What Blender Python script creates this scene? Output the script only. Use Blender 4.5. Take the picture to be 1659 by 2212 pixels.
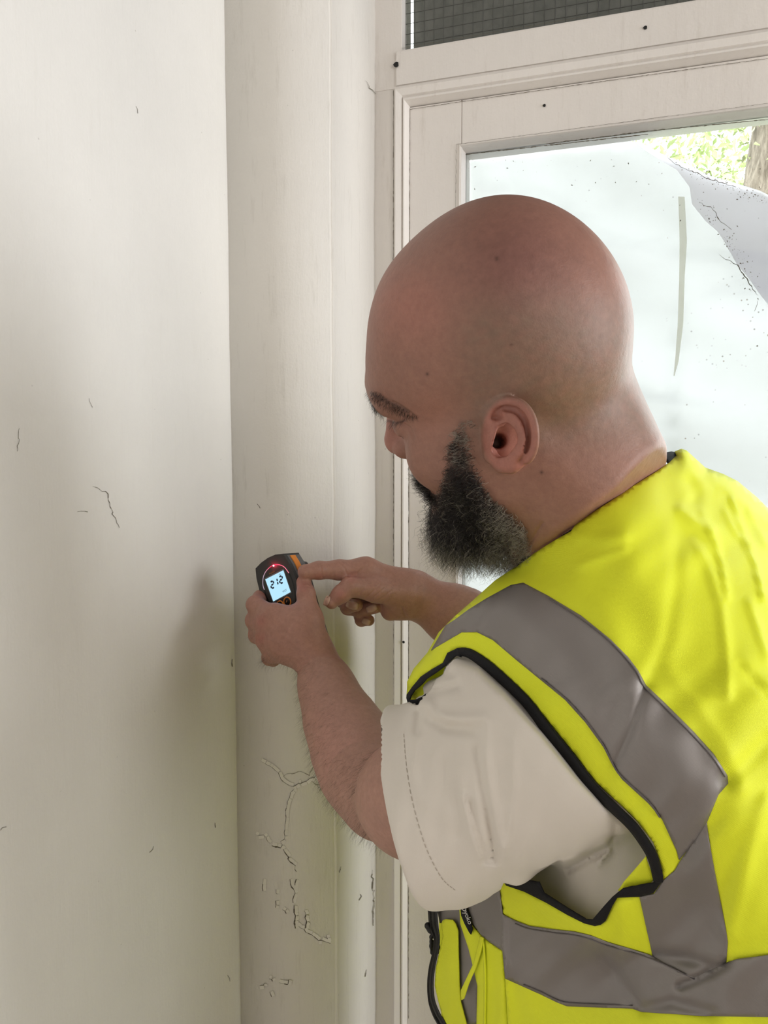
import bpy, bmesh, math, random
import numpy as np
from mathutils import Vector, Matrix
from mathutils.geometry import delaunay_2d_cdt
for _o in list(bpy.data.objects): bpy.data.objects.remove(_o)
SC=bpy.context.scene; COL=SC.collection
random.seed(4); RNG=np.random.default_rng(4)
# ---------------------------------------------------------------- camera
W_,H_,F=1659.,2212.,1640.
CX,CY=829.5,1106.
YAW=math.radians(18.1); PIT=math.radians(4.6); CAMZ=1.5
fw=np.array([-math.sin(YAW)*math.cos(PIT),math.cos(YAW)*math.cos(PIT),-math.sin(PIT)])
rt=np.array([math.cos(YAW),math.sin(YAW),0.]); dn=-np.cross(rt,fw)
CAMP=np.array([0,0,CAMZ])
cam=bpy.data.cameras.new('camera'); camo=bpy.data.objects.new('camera',cam); COL.objects.link(camo)
camo.matrix_world=Matrix(((rt[0],-dn[0],-fw[0],0),(rt[1],-dn[1],-fw[1],0),(rt[2],-dn[2],-fw[2],CAMZ),(0,0,0,1)))
cam.sensor_fit='VERTICAL'; cam.sensor_height=36; cam.lens=36*F/H_; cam.clip_start=.02
SC.camera=camo
# ---------------------------------------------------------------- world, lights, exposure
wd=bpy.data.worlds.new('sky'); SC.world=wd; wd.use_nodes=True
bg=wd.node_tree.nodes['Background']; bg.inputs[0].default_value=(.92,.97,1,1); bg.inputs[1].default_value=8.0
SC.view_settings.view_transform='Standard'; SC.view_settings.look='None'; SC.view_settings.gamma=1
SC.view_settings.use_curve_mapping=False; SC.view_settings.exposure=0.13
SC.cycles.use_denoising=True; SC.cycles.max_bounces=10; SC.cycles.diffuse_bounces=6; SC.cycles.transparent_max_bounces=12
SC.cycles.sample_clamp_indirect=6; SC.cycles.caustics_reflective=False; SC.cycles.caustics_refractive=False
def area(name,loc,rot,sx,sy,power,col):
    l=bpy.data.lights.new(name,'AREA'); l.shape='RECTANGLE'; l.size=sx; l.size_y=sy; l.energy=power; l.color=col
    o=bpy.data.objects.new(name,l); o.location=loc; o.rotation_euler=rot; COL.objects.link(o); return o
# added fill lamps on solid walls, behind the photographer and at the right
area('rear_fill_lamp',(1.70,-3.25,1.55),(math.radians(90),0,0),1.3,1.7,19,(1,.96,.92))
area('side_fill_lamp',(2.45,.68,1.65),(math.radians(90),0,math.radians(90)),.8,1.6,44,(.97,.98,1))
area('second_side_fill_lamp',(2.45,-1.2,1.6),(math.radians(90),0,math.radians(90)),1.2,1.7,36,(1,.97,.94))
# ---------------------------------------------------------------- helpers
def P(px,py,d): return np.array([(px-CX)/F*d,(py-CY)/F*d,d])
def PW(a): # camera space -> world
    a=np.asarray(a,float); return CAMP+a[...,0:1]*rt+a[...,1:2]*dn+a[...,2:3]*fw
def proj(a): return CX+F*a[...,0]/a[...,2], CY+F*a[...,1]/a[...,2]
def rayY(px,py,Y):
    d=PW(P(px,py,1.))-CAMP; t=Y/d[1]; q=CAMP+d*t; return q[0],q[2]
def rayX(px,py,X):
    d=PW(P(px,py,1.))-CAMP; t=X/d[0]; q=CAMP+d*t; return q[1],q[2]
def mesh(name,V,Fc,mat=None,parent=None,smooth=True,kind=None,label=None):
    me=bpy.data.meshes.new(name)
    if isinstance(Fc,np.ndarray):
        n=len(V); m=len(Fc); k=Fc.shape[1]
        me.vertices.add(n); me.vertices.foreach_set('co',np.asarray(V,np.float32).ravel())
        me.loops.add(m*k); me.loops.foreach_set('vertex_index',Fc.astype(np.int32).ravel())
        me.polygons.add(m); me.polygons.foreach_set('loop_start',np.arange(0,m*k,k,dtype=np.int32))
        me.update(calc_edges=True)
    else:
        me.from_pydata([tuple(map(float,v)) for v in V],[],[tuple(f) for f in Fc]); me.update()
    if smooth: me.polygons.foreach_set('use_smooth',np.ones(len(me.polygons),bool))
    if mat: me.materials.append(mat)
    o=bpy.data.objects.new(name,me); COL.objects.link(o)
    if parent is not None: o.parent=parent
    if kind: o['kind']=kind
    if label: o['label']=label
    return o
def bmo(name,bm,mat,parent=None,smooth=False,**k):
    me=bpy.data.meshes.new(name); bmesh.ops.recalc_face_normals(bm,faces=bm.faces); bm.to_mesh(me); bm.free()
    if smooth: me.polygons.foreach_set('use_smooth',np.ones(len(me.polygons),bool))
    me.materials.append(mat); o=bpy.data.objects.new(name,me); COL.objects.link(o)
    if parent is not None: o.parent=parent
    for a,b in k.items(): o[a]=b
    return o
def box(name,x0,x1,y0,y1,z0,z1,mat,parent=None,bev=.002,**k):
    bm=bmesh.new(); bmesh.ops.create_cube(bm,size=1)
    for v in bm.verts: v.co=((x0+x1)/2+v.co.x*(x1-x0),(y0+y1)/2+v.co.y*(y1-y0),(z0+z1)/2+v.co.z*(z1-z0))
    if bev: bmesh.ops.bevel(bm,geom=bm.edges[:],offset=bev,segments=2,affect='EDGES')
    return bmo(name,bm,mat,parent,**k)
def empty(name,loc,label=None,category=None,**k):
    o=bpy.data.objects.new(name,None); COL.objects.link(o); o.location=loc; o.empty_display_size=.05
    if label: o['label']=label
    if category: o['category']=category
    for a,b in k.items(): o[a]=b
    return o
def adopt(parent):
    "parents keep their own place: children are built in world space, so undo the parent's offset"
    bpy.context.view_layer.update()
    inv=parent.matrix_world.inverted()
    for c in parent.children: c.matrix_parent_inverse=inv
# ---------------------------------------------------------------- materials
def mat(name,col=(.8,.8,.8),rough=.6,spec=.4,**k):
    m=bpy.data.materials.new(name); m.use_nodes=True; b=m.node_tree.nodes['Principled BSDF']
    b.inputs['Base Color'].default_value=(*col,1); b.inputs['Roughness'].default_value=rough
    b.inputs['Specular IOR Level'].default_value=spec
    for a,v in k.items(): b.inputs[a.replace('_',' ')].default_value=v
    return m
def N(m,t,**k):
    n=m.node_tree.nodes.new(t)
    for a,v in k.items():
        if a in n.inputs: n.inputs[a].default_value=v
        else: setattr(n,a,v)
    return n
def L(m,a,b): m.node_tree.links.new(a,b)
def BS(m): return m.node_tree.nodes['Principled BSDF']
def ramp(m,src,stops):
    r=N(m,'ShaderNodeValToRGB'); e=r.color_ramp.elements
    while len(e)<len(stops): e.new(.5)
    for i,(p,c) in enumerate(stops): e[i].position=p; e[i].color=(*c,1) if len(c)==3 else c
    L(m,src,r.inputs[0]); return r
def coord(m,scale=(1,1,1),kind='Object'):
    t=N(m,'ShaderNodeTexCoord'); mp=N(m,'ShaderNodeMapping'); mp.inputs['Scale'].default_value=scale
    L(m,t.outputs[kind],mp.inputs[0]); return mp.outputs[0]
def noise(m,vec,scale,detail=4,rough=.6):
    n=N(m,'ShaderNodeTexNoise'); n.inputs['Scale'].default_value=scale; n.inputs['Detail'].default_value=detail
    n.inputs['Roughness'].default_value=rough; L(m,vec,n.inputs['Vector']); return n.outputs['Fac']
def bump(m,src,dist,strength=1.,prev=None):
    b=N(m,'ShaderNodeBump'); b.inputs['Distance'].default_value=dist; b.inputs['Strength'].default_value=strength
    L(m,src,b.inputs['Height'])
    if prev: L(m,prev,b.inputs['Normal'])
    return b.outputs[0]
def mixc(m,f,a,b,mode='MIX'):
    n=N(m,'ShaderNodeMix',data_type='RGBA',blend_type=mode)
    for s,v in ((n.inputs[0],f),(n.inputs[6],a),(n.inputs[7],b)):
        if hasattr(v,'links') or hasattr(v,'is_output'): L(m,v,s)
        elif isinstance(v,tuple): s.default_value=(*v,1)
        else: s.default_value=v
    return n.outputs[2]
def paint(name,base,dirt,streak=.5,bumpd=.0006,rough=.55,speck=.0):
    m=mat(name,base,rough); v=coord(m); vs=coord(m,(14,14,1.6))
    n1=noise(m,v,5,6,.7); n2=noise(m,vs,6,7,.75); n3=noise(m,v,260,3,.5)
    c=mixc(m,ramp(m,n1,[(.35,(0,0,0)),(.75,(1,1,1))]).outputs[0],base,tuple(x*.95 for x in base))
    f=ramp(m,n2,[(.56,(0,0,0)),(.80,(streak,)*3)]).outputs[0]
    c=mixc(m,f,c,dirt)
    vo=N(m,'ShaderNodeTexVoronoi',feature='F1'); vo.inputs['Scale'].default_value=26; L(m,v,vo.inputs['Vector'])
    g=ramp(m,vo.outputs['Distance'],[(.0,(1,1,1)),(.035,(0,0,0))]).outputs[0]
    c=mixc(m,mixc(m,speck,(0,0,0),g),c,tuple(x*.45 for x in dirt))
    L(m,c,BS(m).inputs['Base Color'])
    b=bump(m,n3,bumpd*.5,.7); b=bump(m,noise(m,vs,3,8,.7),bumpd*2,.6,b); b=bump(m,n1,.004,.5,b)
    L(m,b,BS(m).inputs['Normal']); return m
M_WALL=paint('wall_paint',(.80,.79,.76),(.66,.63,.58),.25,.0006,.5,.5)
M_PIER=paint('pier_paint',(.76,.735,.69),(.50,.47,.42),.55,.0009,.55,.6)
M_WOOD=paint('painted_wood',(.77,.735,.70),(.52,.47,.42),.5,.0004,.42,.7)
M_PLAIN=mat('room_paint',(.36,.34,.31),.7)
M_FLOOR=mat('floor_boards',(.30,.22,.15),.5)
M_CRACK=mat('crack_shadow_gap',(.13,.115,.085),.9)
M_FLAKE=mat('paint_flake',(.76,.74,.68),.5)
# ---------------------------------------------------------------- setting
YP,YW=.97,1.143
XL=rayY(500,973,YP)[0]; XPE=rayY(720.5,973,YP)[0]; YW=rayX(811,973,XPE)[0]
def S(o): o['kind']='structure'; return o
def wavy_box(name,x0,x1,y0,y1,z0,z1,mt,amp=.0012,bev=.004,nz=60,n=4):
    bm=bmesh.new(); bmesh.ops.create_cube(bm,size=1)
    for v in bm.verts: v.co=((x0+x1)/2+v.co.x*(x1-x0),(y0+y1)/2+v.co.y*(y1-y0),(z0+z1)/2+v.co.z*(z1-z0))
    bmesh.ops.bevel(bm,geom=bm.edges[:],offset=bev,segments=3,affect='EDGES')
    for i in range(1,nz):
        bmesh.ops.bisect_plane(bm,geom=bm.verts[:]+bm.edges[:]+bm.faces[:],plane_co=(0,0,z0+(z1-z0)*i/nz),plane_no=(0,0,1))
    for v in bm.verts:
        z=v.co.z; s=math.sin(z*9+1)*.5+math.sin(z*23)*.3+math.sin(z*61+v.co.y*9)*.25+math.sin(z*117)*.15
        v.co.x+=s*amp; v.co.y+=.6*amp*(math.sin(z*17+2)+.4*math.sin(z*71))
    return S(bmo(name,bm,mt,None,True))
S(box('wall_left',XL-.2,XL,-3.4,YW+.2,0,2.7,M_WALL,bev=0))
S(box('floor',XL-.2,2.7,-3.4,YW+.2,-.1,0,M_FLOOR,bev=0))
S(box('ceiling',XL-.2,2.7,-3.4,YW+.2,2.7,2.8,M_PLAIN,bev=0))
S(box('wall_right',2.5,2.7,-3.6,YW+.2,0,2.7,M_PLAIN,bev=0)); S(box('wall_back',XL-.2,2.5,-3.6,-3.4,0,2.7,M_PLAIN,bev=0))
# added frames around the fill lamps; the walls behind them have no openings
frm_rear=empty('rear_lamp_frame',(1.70,-3.39,.7)); S(frm_rear)
for (a,b,c,d) in ((1.00,1.05,.65,2.45),(2.35,2.40,.65,2.45),(1.05,2.35,.65,.70),(1.05,2.35,2.40,2.45)): box('frame',a,b,-3.4,-3.3,c,d,M_PLAIN,frm_rear,.003)
adopt(frm_rear)
frm_side=empty('side_lamp_frame',(2.49,.68,.8)); S(frm_side)
for (a,b,c,d) in ((.22,.27,.78,2.52),(1.09,1.14,.78,2.52),(.27,1.09,.78,.83),(.27,1.09,2.47,2.52)): box('frame',2.4,2.5,a,b,c,d,M_PLAIN,frm_side,.003)
adopt(frm_side)
frm_side2=empty('second_side_lamp_frame',(2.49,-1.2,.8)); S(frm_side2)
for (a,b,c,d) in ((-1.87,-1.82,.68,2.52),(-.58,-.53,.68,2.52),(-1.82,-.58,.68,.73),(-1.82,-.58,2.47,2.52)): box('frame',2.4,2.5,a,b,c,d,M_PLAIN,frm_side2,.003)
adopt(frm_side2)
pier=wavy_box('trim_1',XL-.01,XPE,YP,YW+.04,0,2.7,M_PIER,.0011,.004,140)
pier['label']='boxed-in painted pier with cracked and flaking paint beside the window'
# cracks on the pier: dark gaps, each with a lifted lip of paint
def crack_set(lines,plane,nm,jit=1.3,wv=1.):
    V=[];Fq=[];V2=[];F2=[]
    for w,lp,pts in lines:
        pts=[np.array(p,float) for p in pts]; q=[]
        for a,b in zip(pts[:-1],pts[1:]):
            n=max(2,int(np.hypot(*(b-a))/6))
            for i in range(n): q.append(a+(b-a)*i/n+RNG.normal(0,jit,2))
        q.append(pts[-1]); m=len(q)
        for i in range(m-1):
            a,b=q[i],q[i+1]; t=b-a; t/=np.hypot(*t)+1e-6; nn=np.array([-t[1],t[0]])
            if nn[0]<0: nn=-nn
            ww=w*(1-wv+wv*(.35+.65*math.sin(math.pi*(i+.5)/m)))*(.6+.8*RNG.random())
            k=len(V); V+=[plane(*(a-nn*ww),.0004),plane(*(a+nn*ww),.0004),plane(*(b+nn*ww),.0004),plane(*(b-nn*ww),.0004)]; Fq.append((k,k+1,k+2,k+3))
            if lp>0:
                k=len(V2); V2+=[plane(*(a+nn*ww),lp*.6),plane(*(a+nn*(ww+7)),.0003),plane(*(b+nn*(ww+7)),.0003),plane(*(b+nn*ww),lp*.6)]; F2.append((k,k+1,k+2,k+3))
    return V,Fq,V2,F2
def pier_pt(px,py,off):
    x,z=rayY(px,py,YP-.0008-off); return (x,YP-.0008-off,z)
def C6(l): return [(400+x*.322,1500+y*.322) for x,y in l]
LN=[(.55,.0012,C6([(510,450),(590,490),(640,540),(660,590),(720,625),(760,605),(830,570),(900,540)])),(.4,.0,C6([(640,560),(700,530),(760,520),(830,535),(880,470)])),
(.4,.0,C6([(830,570),(880,600),(940,620)])),(.4,0,C6([(880,610),(905,620),(895,660)])),(.6,.0012,C6([(735,625),(700,690),(680,740),(672,850),(665,950),(640,1030)])),
(1.4,.003,C6([(580,1020),(640,1030)])),(.4,.001,C6([(470,940),(520,950),(570,1000)])),(1.1,.002,C6([(640,1030),(680,1070),(690,1110),(740,1150)])),(.4,0,C6([(740,1150),(745,1190)])),
(1.2,.002,C6([(700,1240),(712,1290),(730,1305),(745,1240)])),(.7,.001,C6([(728,1310),(724,1400)])),(1.6,.003,C6([(724,1420),(735,1510),(740,1570)])),(1.3,.003,C6([(800,1460),(812,1520),(808,1570)])),
(.8,.002,C6([(745,1550),(810,1590),(880,1640),(975,1670)])),(1.0,.002,C6([(605,1390),(605,1430)])),(.9,.002,C6([(660,1440),(678,1470)])),(.7,.001,C6([(612,1310),(618,1340)])),(.9,.001,C6([(520,1250),(522,1320)])),
(.9,.002,C6([(640,1940),(690,1945),(695,1915)])),(.9,.002,C6([(560,1910),(585,1925)])),(.9,.002,C6([(570,1995),(580,2030)])),(.7,.001,C6([(510,1960),(530,1940)])),(.8,.001,C6([(948,1620),(955,1650)])),
(.5,0,[(562,1350),(560,1372)]),(.6,0,[(556,1090),(562,1098)])]
V,Fq,V2,F2=crack_set(LN,pier_pt,'crack')
mesh('crack',V,Fq,M_CRACK,pier,False,'stuff','dark cracks in the pier paint'); mesh('paint_flake',V2,F2,M_FLAKE,pier,False,'stuff')
def side_pt(px,py,off):
    y,z=rayX(px,py,XPE+.0015+off); return (XPE+.0015+off,y,z)
LS=[(.7,.001,[(737,1872),(733,1885)]),(.7,.001,[(781,1930),(776,1945)]),(.6,0,[(792,2095),(789,2110)]),(.5,0,[(791,175),(801,190),(812,203)]),(.8,0,[(804,1880),(806,1925)]),(.8,0,[(808,1925),(807,2000)])]
V,Fq,V2,F2=crack_set(LS,side_pt,'crack'); mesh('crack',V,Fq,M_CRACK,pier,False,'stuff')
def left_pt(px,py,off):
    y,z=rayX(px,py,XL+.0004+off); return (XL+.0004+off,y,z)
wl=[o for o in COL.objects if o.name=='wall_left'][0]
LL=[(.6,0,[(331,1826),(323,1842)]),(.6,0,[(464,1778),(466,1788)]),(.5,0,[(168,1104),(190,1106)]),(.6,0,[(200,1050),(232,1068),(240,1100),(258,1140)]),(.6,.001,[(0,1792),(14,1786)]),(.5,.001,[(42,925),(38,975)]),
(.5,0,[(495,2105),(497,2120)]),(.8,0,[(499,1425),(502,1440)]),(.4,0,[(195,860),(200,880)]),(.4,0,[(295,230),(298,245)])]
V,Fq,V2,F2=crack_set(LL,left_pt,'crack'); mesh('scratch',V,Fq,M_CRACK,wl,False,'stuff')
# the window: glazed leaf, frame, moulding, transom
win=empty('window_1',(0,YW,0),label='white painted timber window with large pane and wired transom light'); S(win)
XR=1.22  # unseen right part of the pane, widened to let in more light
def fx(px,Y,py=973): return rayY(px,py,Y)[0]
def fz(py,Y,px=1000): return rayY(px,py,Y)[1]
def side(name,pts,mt,lab=None):
    "pts: list of (outer corner A, outer corner B) pairs per profile point -> mitred strip"
    V=[];Fc=[]
    for a,b in pts: V+=[a,b]
    n=len(pts)
    for i in range(n-1): Fc.append((2*i,2*i+1,2*i+3,2*i+2))
    V2=[(x,y+.03,z) for x,y,z in (V[0],V[1],V[-2],V[-1])]
    k=len(V); V+=V2; Fc+=[(0,k,k+1,1),(2*n-2,2*n-1,k+3,k+2),(k,k+2,k+3,k+1),tuple([k]+[2*i for i in range(n)]+[k+2]),tuple([k+1]+[2*i+1 for i in range(n)]+[k+3])]
    o=mesh(name,V,Fc,mt,win,False,label=lab); return o
ZB=.12
def ring(xs,xe,zs,ys,nm,bottom=True):
    "xs,xe,zs,ys lists over the profile: left x, right x, top z, depth y, bottom inset"
    n=len(xs); zb=[ZB+(xs[i]-xs[0]) for i in range(n)]
    side(nm,[((xs[i],ys[i],zb[i]),(xs[i],ys[i],zs[i])) for i in range(n)],M_WOOD)
    side(nm,[((xs[i],ys[i],zs[i]),(xe[i],ys[i],zs[i])) for i in range(n)],M_WOOD)
    side(nm,[((xe[i],ys[i],zs[i]),(xe[i],ys[i],zb[i])) for i in range(n)],M_WOOD)
    if bottom: side(nm,[((xe[i],ys[i],zb[i]),(xs[i],ys[i],zb[i])) for i in range(n)],M_WOOD)
y0=YW-.006; y1=YW+.012; y2=YW+.040
pxs=[(851,166,y0),(853,170,y0-.002),(866,186,y0+.001),(868,190,y0+.004),(869.5,193,y0+.0005),(872,197,y0+.001),(884,215,y1+.002)]
xs=[fx(a,c) for a,b,c in pxs]; zs=[fz(b,c) for a,b,c in pxs]
ring(xs,[XR-(x-xs[0]) for x in xs],zs,[c for a,b,c in pxs],'moulding')
pxs=[(985.5,310,y1-.001),(988,313,y1-.002),(990,316,y1+.001),(1001,332,y2)]
xb=[fx(a,c) for a,b,c in pxs]; zb_=[fz(b,c) for a,b,c in pxs]
XRl=XR-(xs[-1]-xs[0])
bw=xb[0]-xs[-1]
ZB0=ZB; ZLB=ZB+(xs[-1]-xs[0])
box('stile',xs[-1],xb[0]+.004,y1,y2+.012,ZLB,zs[-1]-.0012,M_WOOD,win,.0008)
box('stile',XRl-bw-.004,XRl,y1,y2+.012,ZLB,zs[-1]-.0012,M_WOOD,win,.0008)
box('rail',xb[0]+.0045,XRl-bw-.0045,y1+.0003,y2+.012,zb_[0]-.003,zs[-1]-.0012,M_WOOD,win,.0008)
box('rail',xb[0]+.0045,XRl-bw-.0045,y1+.0003,y2+.012,ZLB,ZLB+.17,M_WOOD,win,.0008)
ZB=ZLB+.165; ring(xb,[XRl-bw-(x-xb[0]) for x in xb],zb_,[c for a,b,c in pxs],'glazing_bead'); ZB=ZB0
# jambs and transom rail
zT=fz(166,y0); zTb=fz(87,YW); 
post=box('jamb',XPE-.02,xs[0]-.0008,YW,YW+.1,0,zT,M_WOOD,win,.001)
box('jamb',XR+.0008,XR+.05,YW,YW+.1,0,zT,M_WOOD,win,.001)
xt=fx(868,YW,60)
box('jamb',XPE-.02,xt,YW,YW+.05,zT,2.66,M_WOOD,win,.001); box('jamb',XR+.01,XR+.05,YW,YW+.05,zT,2.66,M_WOOD,win,.001)
box('transom_rail',xs[0]-.0005,XR+.011,YW-.004,YW+.05,zT+.0005,zTb,M_WOOD,win,.003)
box('transom_rail',xt,XR+.01,YW,YW+.05,2.56,2.66,M_WOOD,win,.003)
box('sill',XPE-.01,XR+.05,YW-.05,YW+.12,.02,.119,M_WOOD,win,.004)
mb=mat('nail_hole',(.02,.02,.02),.9)
for (px,py,r) in ((856,140,.0042),(1394,60,.0026),(1176,228,.0022),(872,1387,.0022)):
    x,z=rayY(px,py,YW-.005 if py<200 else YW+.0115 if py<300 else y0-.0005); yy=YW-.005 if py<200 else YW+.0115 if py<300 else y0-.0005
    bm=bmesh.new(); bmesh.ops.create_cone(bm,cap_ends=True,segments=9,radius1=r,radius2=r*.8,depth=.0012)
    for v in bm.verts: v.co=(x+v.co.x*(1+.2*math.sin(v.index)),yy+v.co.z,z+v.co.y)
    bmo('nail_hole',bm,mb,win)
# dark joint lines of the frame
V=[];Fq=[]
def wp(Y):
    def f(px,py,off):
        x,z=rayY(px,py,Y-off); return (x,Y-off,z)
    return f
for Y,lines in ((YW-.0004,[(.5,0,[(849.8,195),(849.5,600),(849.8,973),(850.5,1400),(851,2200)]),(.35,0,[(868,104),(880,102),(1100,64),(1290,31)])]),(y1-.0012,[(.5,0,[(885.5,236),(883,700),(882.5,1250),(882.5,2200)]),(.5,0,[(886,236),(1000,219),(1300,176),(1659,126)])]),
     (y1-.0018,[(.3,0,[(985.5,312),(984,460)]),(.3,0,[(986,312),(1300,270),(1659,223)])]),(y2-.001,[(1.2,0,[(1001,338),(1000,460)]),(1.0,0,[(1003,334),(1200,312),(1400,290)]),(.9,0,[(1180,311),(1400,283),(1659,258)])])):
    v,f,_,_=crack_set(lines,wp(Y),'',.25,.3); k=len(V); V+=v; Fq+=[tuple(i+k for i in q) for q in f]
mesh('joint_gap',V,Fq,M_CRACK,win,False,'stuff')
# glass
mg=bpy.data.materials.new('window_glass'); mg.use_nodes=True; nt=mg.node_tree; nt.nodes.clear()
out=N(mg,'ShaderNodeOutputMaterial'); tr=N(mg,'ShaderNodeBsdfTransparent'); gl=N(mg,'ShaderNodeBsdfGlossy'); gl.inputs['Roughness'].default_value=.03
df=N(mg,'ShaderNodeBsdfDiffuse'); df.inputs[0].default_value=(.38,.31,.24,1)
fr=N(mg,'ShaderNodeFresnel'); fr.inputs[0].default_value=1.45; mx=N(mg,'ShaderNodeMixShader'); mx2=N(mg,'ShaderNodeMixShader')
L(mg,fr.outputs[0],mx.inputs[0]); L(mg,tr.outputs[0],mx.inputs[1]); L(mg,gl.outputs[0],mx.inputs[2])
v=coord(mg); vo=N(mg,'ShaderNodeTexVoronoi'); vo.inputs['Scale'].default_value=95; L(mg,v,vo.inputs['Vector'])
sp=ramp(mg,vo.outputs['Distance'],[(.0,(1,1,1)),(.10,(1,1,1)),(.13,(0,0,0))]).outputs[0]
cl=ramp(mg,noise(mg,v,9,5,.7),[(.55,(0,0,0)),(.66,(1,1,1))]).outputs[0]
L(mg,mixc(mg,1.,sp,cl,'MULTIPLY'),mx2.inputs[0]); L(mg,mx.outputs[0],mx2.inputs[1]); L(mg,df.outputs[0],mx2.inputs[2]); L(mg,mx2.outputs[0],out.inputs[0])
tr.inputs[0].default_value=(.97,.985,.97,1)
box('glass_pane',xb[-1]-.004,XRl-bw-(xb[-1]-xb[0])+.004,y2+.0005,y2+.0045,ZLB+.2,zb_[-1]+.004,mg,win,0)
# wired transom light with a grey board outside it
M_WG=bpy.data.materials.new('wired_glass'); M_WG.use_nodes=True; nt=M_WG.node_tree; nt.nodes.clear()
out=N(M_WG,'ShaderNodeOutputMaterial'); tr=N(M_WG,'ShaderNodeBsdfTransparent'); gl=N(M_WG,'ShaderNodeBsdfPrincipled'); gl.inputs['Base Color'].default_value=(.36,.36,.34,1); gl.inputs['Roughness'].default_value=.25
mx=N(M_WG,'ShaderNodeMixShader'); v=coord(M_WG); L(M_WG,ramp(M_WG,noise(M_WG,v,60,6,.8),[(.35,(.12,)*3),(.75,(.34,)*3)]).outputs[0],mx.inputs[0]); tr.inputs[0].default_value=(.8,.82,.8,1)
L(M_WG,tr.outputs[0],mx.inputs[1]); L(M_WG,gl.outputs[0],mx.inputs[2]); L(M_WG,mx.outputs[0],out.inputs[0])
yg=YW+.02
box('transom_pane',xt-.004,XR+.014,yg,yg+.005,zTb-.004,2.57,M_WG,win,0)
M_WIRE=mat('glass_wire',(.07,.07,.065),.5)
bm=bmesh.new(); st=.0150
def wire(a,b,r=.0005):
    a=Vector(a);b=Vector(b);d=(b-a); m=bmesh.ops.create_cone(bm,segments=4,radius1=r,radius2=r,depth=d.length)['verts']
    bmesh.ops.rotate(bm,verts=m,cent=(0,0,0),matrix=d.to_track_quat('Z','Y').to_matrix()); bmesh.ops.translate(bm,verts=m,vec=(a+b)/2)
x=xt
while x<XR: wire((x,yg-.0003,zTb-.003),(x,yg-.0003,2.565)); x+=st
z=zTb+.003
while z<2.56: wire((xt,yg-.0003,z),(XR+.01,yg-.0003,z)); z+=st
bmo('wire_mesh',bm,M_WIRE,win,kind='stuff')
M_BOARD=paint('weathered_board',(.21,.215,.205),(.15,.15,.14),.5,.001,.8,.9)
bx=rayY(893,60,YW+.06)[0]
box('boarding',bx,XR+.04,YW+.06,YW+.075,zTb-.03,2.62,M_BOARD,win,.001,label='grey board fixed outside the transom glass')
adopt(win)
# outer wall around the window
S(box('wall_front',XR+.05,2.7,YW,YW+.2,0,2.7,M_PLAIN,bev=0))
S(box('wall_front',XL-.2,XPE-.021,YW,YW+.2,0,2.7,M_PLAIN,bev=0)); S(box('wall_front',XPE-.02,XR+.05,YW+.05,YW+.2,2.661,2.8,M_PLAIN,bev=0))
# ---------------------------------------------------------------- outside: ground, trees, plastic sheet
M_GRASS=mat('gravel_and_lawn',(.24,.25,.20),.9); M_BARK=mat('bark',(.30,.22,.15),.9); M_LEAF=mat('leaf',(.55,.66,.26),.6)
BS(M_LEAF).inputs['Transmission Weight'].default_value=0
v=coord(M_BARK,(1,1,.25)); L(M_BARK,ramp(M_BARK,noise(M_BARK,v,30,6,.7),[(.35,(.06,.045,.03)),(.65,(.20,.165,.13))]).outputs[0],BS(M_BARK).inputs['Base Color'])
L(M_BARK,bump(M_BARK,noise(M_BARK,v,30,6,.7),.02),BS(M_BARK).inputs['Normal'])
v=coord(M_LEAF); L(M_LEAF,ramp(M_LEAF,noise(M_LEAF,v,1.6,4,.6),[(.3,(.17,.24,.09)),(.5,(.28,.34,.14)),(.7,(.37,.38,.22))]).outputs[0],BS(M_LEAF).inputs['Base Color'])
S(box('floor',-12,12,YW+.2,22,-.35,-.15,M_GRASS,bev=0)); bpy.context.scene.objects[-1]
def tree(x,y,r,h,cz,cr,n,lab,seed):
    rg=np.random.default_rng(seed)
    t=empty('tree',(x,y,-.15),lab,'tree',group='trees outside the window')
    V=[];Fq=[];K=14;Z=26
    for j in range(Z+1):
        z=-.15+h*j/Z; rr=r*(1.25-.5*j/Z)+.25*r*math.exp(-j*.9)
        for k in range(K):
            a=2*math.pi*k/K; q=rr*(1+.07*math.sin(3*a+j*.7)+.05*rg.normal())
            V.append((x+q*math.cos(a)+.05*math.sin(j*.4),y+q*math.sin(a),z))
    for j in range(Z):
        for k in range(K): Fq.append((j*K+k,j*K+(k+1)%K,(j+1)*K+(k+1)%K,(j+1)*K+k))
    mesh('trunk',V,Fq,M_BARK,t)
    # leaves: folded little blades, four corners each, scattered in clumps
    cl=rg.normal(0,1,(60,3)); cl/=np.linalg.norm(cl,axis=1)[:,None]; cl=cl*cr*(.45+.55*rg.random((60,1))**.5)*np.array([1,1,.8])
    c=cl[rg.integers(0,60,n)]+rg.normal(0,.22*cr,(n,3)); c+=np.array([x,y,cz])
    a=rg.normal(0,1,(n,3)); a/=np.linalg.norm(a,axis=1)[:,None]; b=np.cross(a,rg.normal(0,1,(n,3))); b/=np.linalg.norm(b,axis=1)[:,None]
    s=(.028+.03*rg.random((n,1)))*cr/1.8; nn=np.cross(a,b)
    V=np.stack([c-a*s,c+b*s*.45+nn*s*.15,c+a*s,c-b*s*.45+nn*s*.15],1).reshape(-1,3)
    i=np.arange(n)[:,None]*4; Fq=np.concatenate([i+np.array([[0,1,2]]),i+np.array([[0,2,3]])])
    mesh('foliage',V,Fq,M_LEAF,t,False,'stuff'); adopt(t); return t
q=PW(P(1668,340,4.6)); tree(q[0],q[1],.17,5.2,4.4,1.3,9000,'brown trunk seen at the right edge beyond the sheeting, nearest tree',1)
q=PW(P(1520,330,9.5)); tree(q[0],q[1],.18,3.6,3.1,2.0,34000,'bright leafy tree beyond the sheeting, left of the brown trunk',2)
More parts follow.
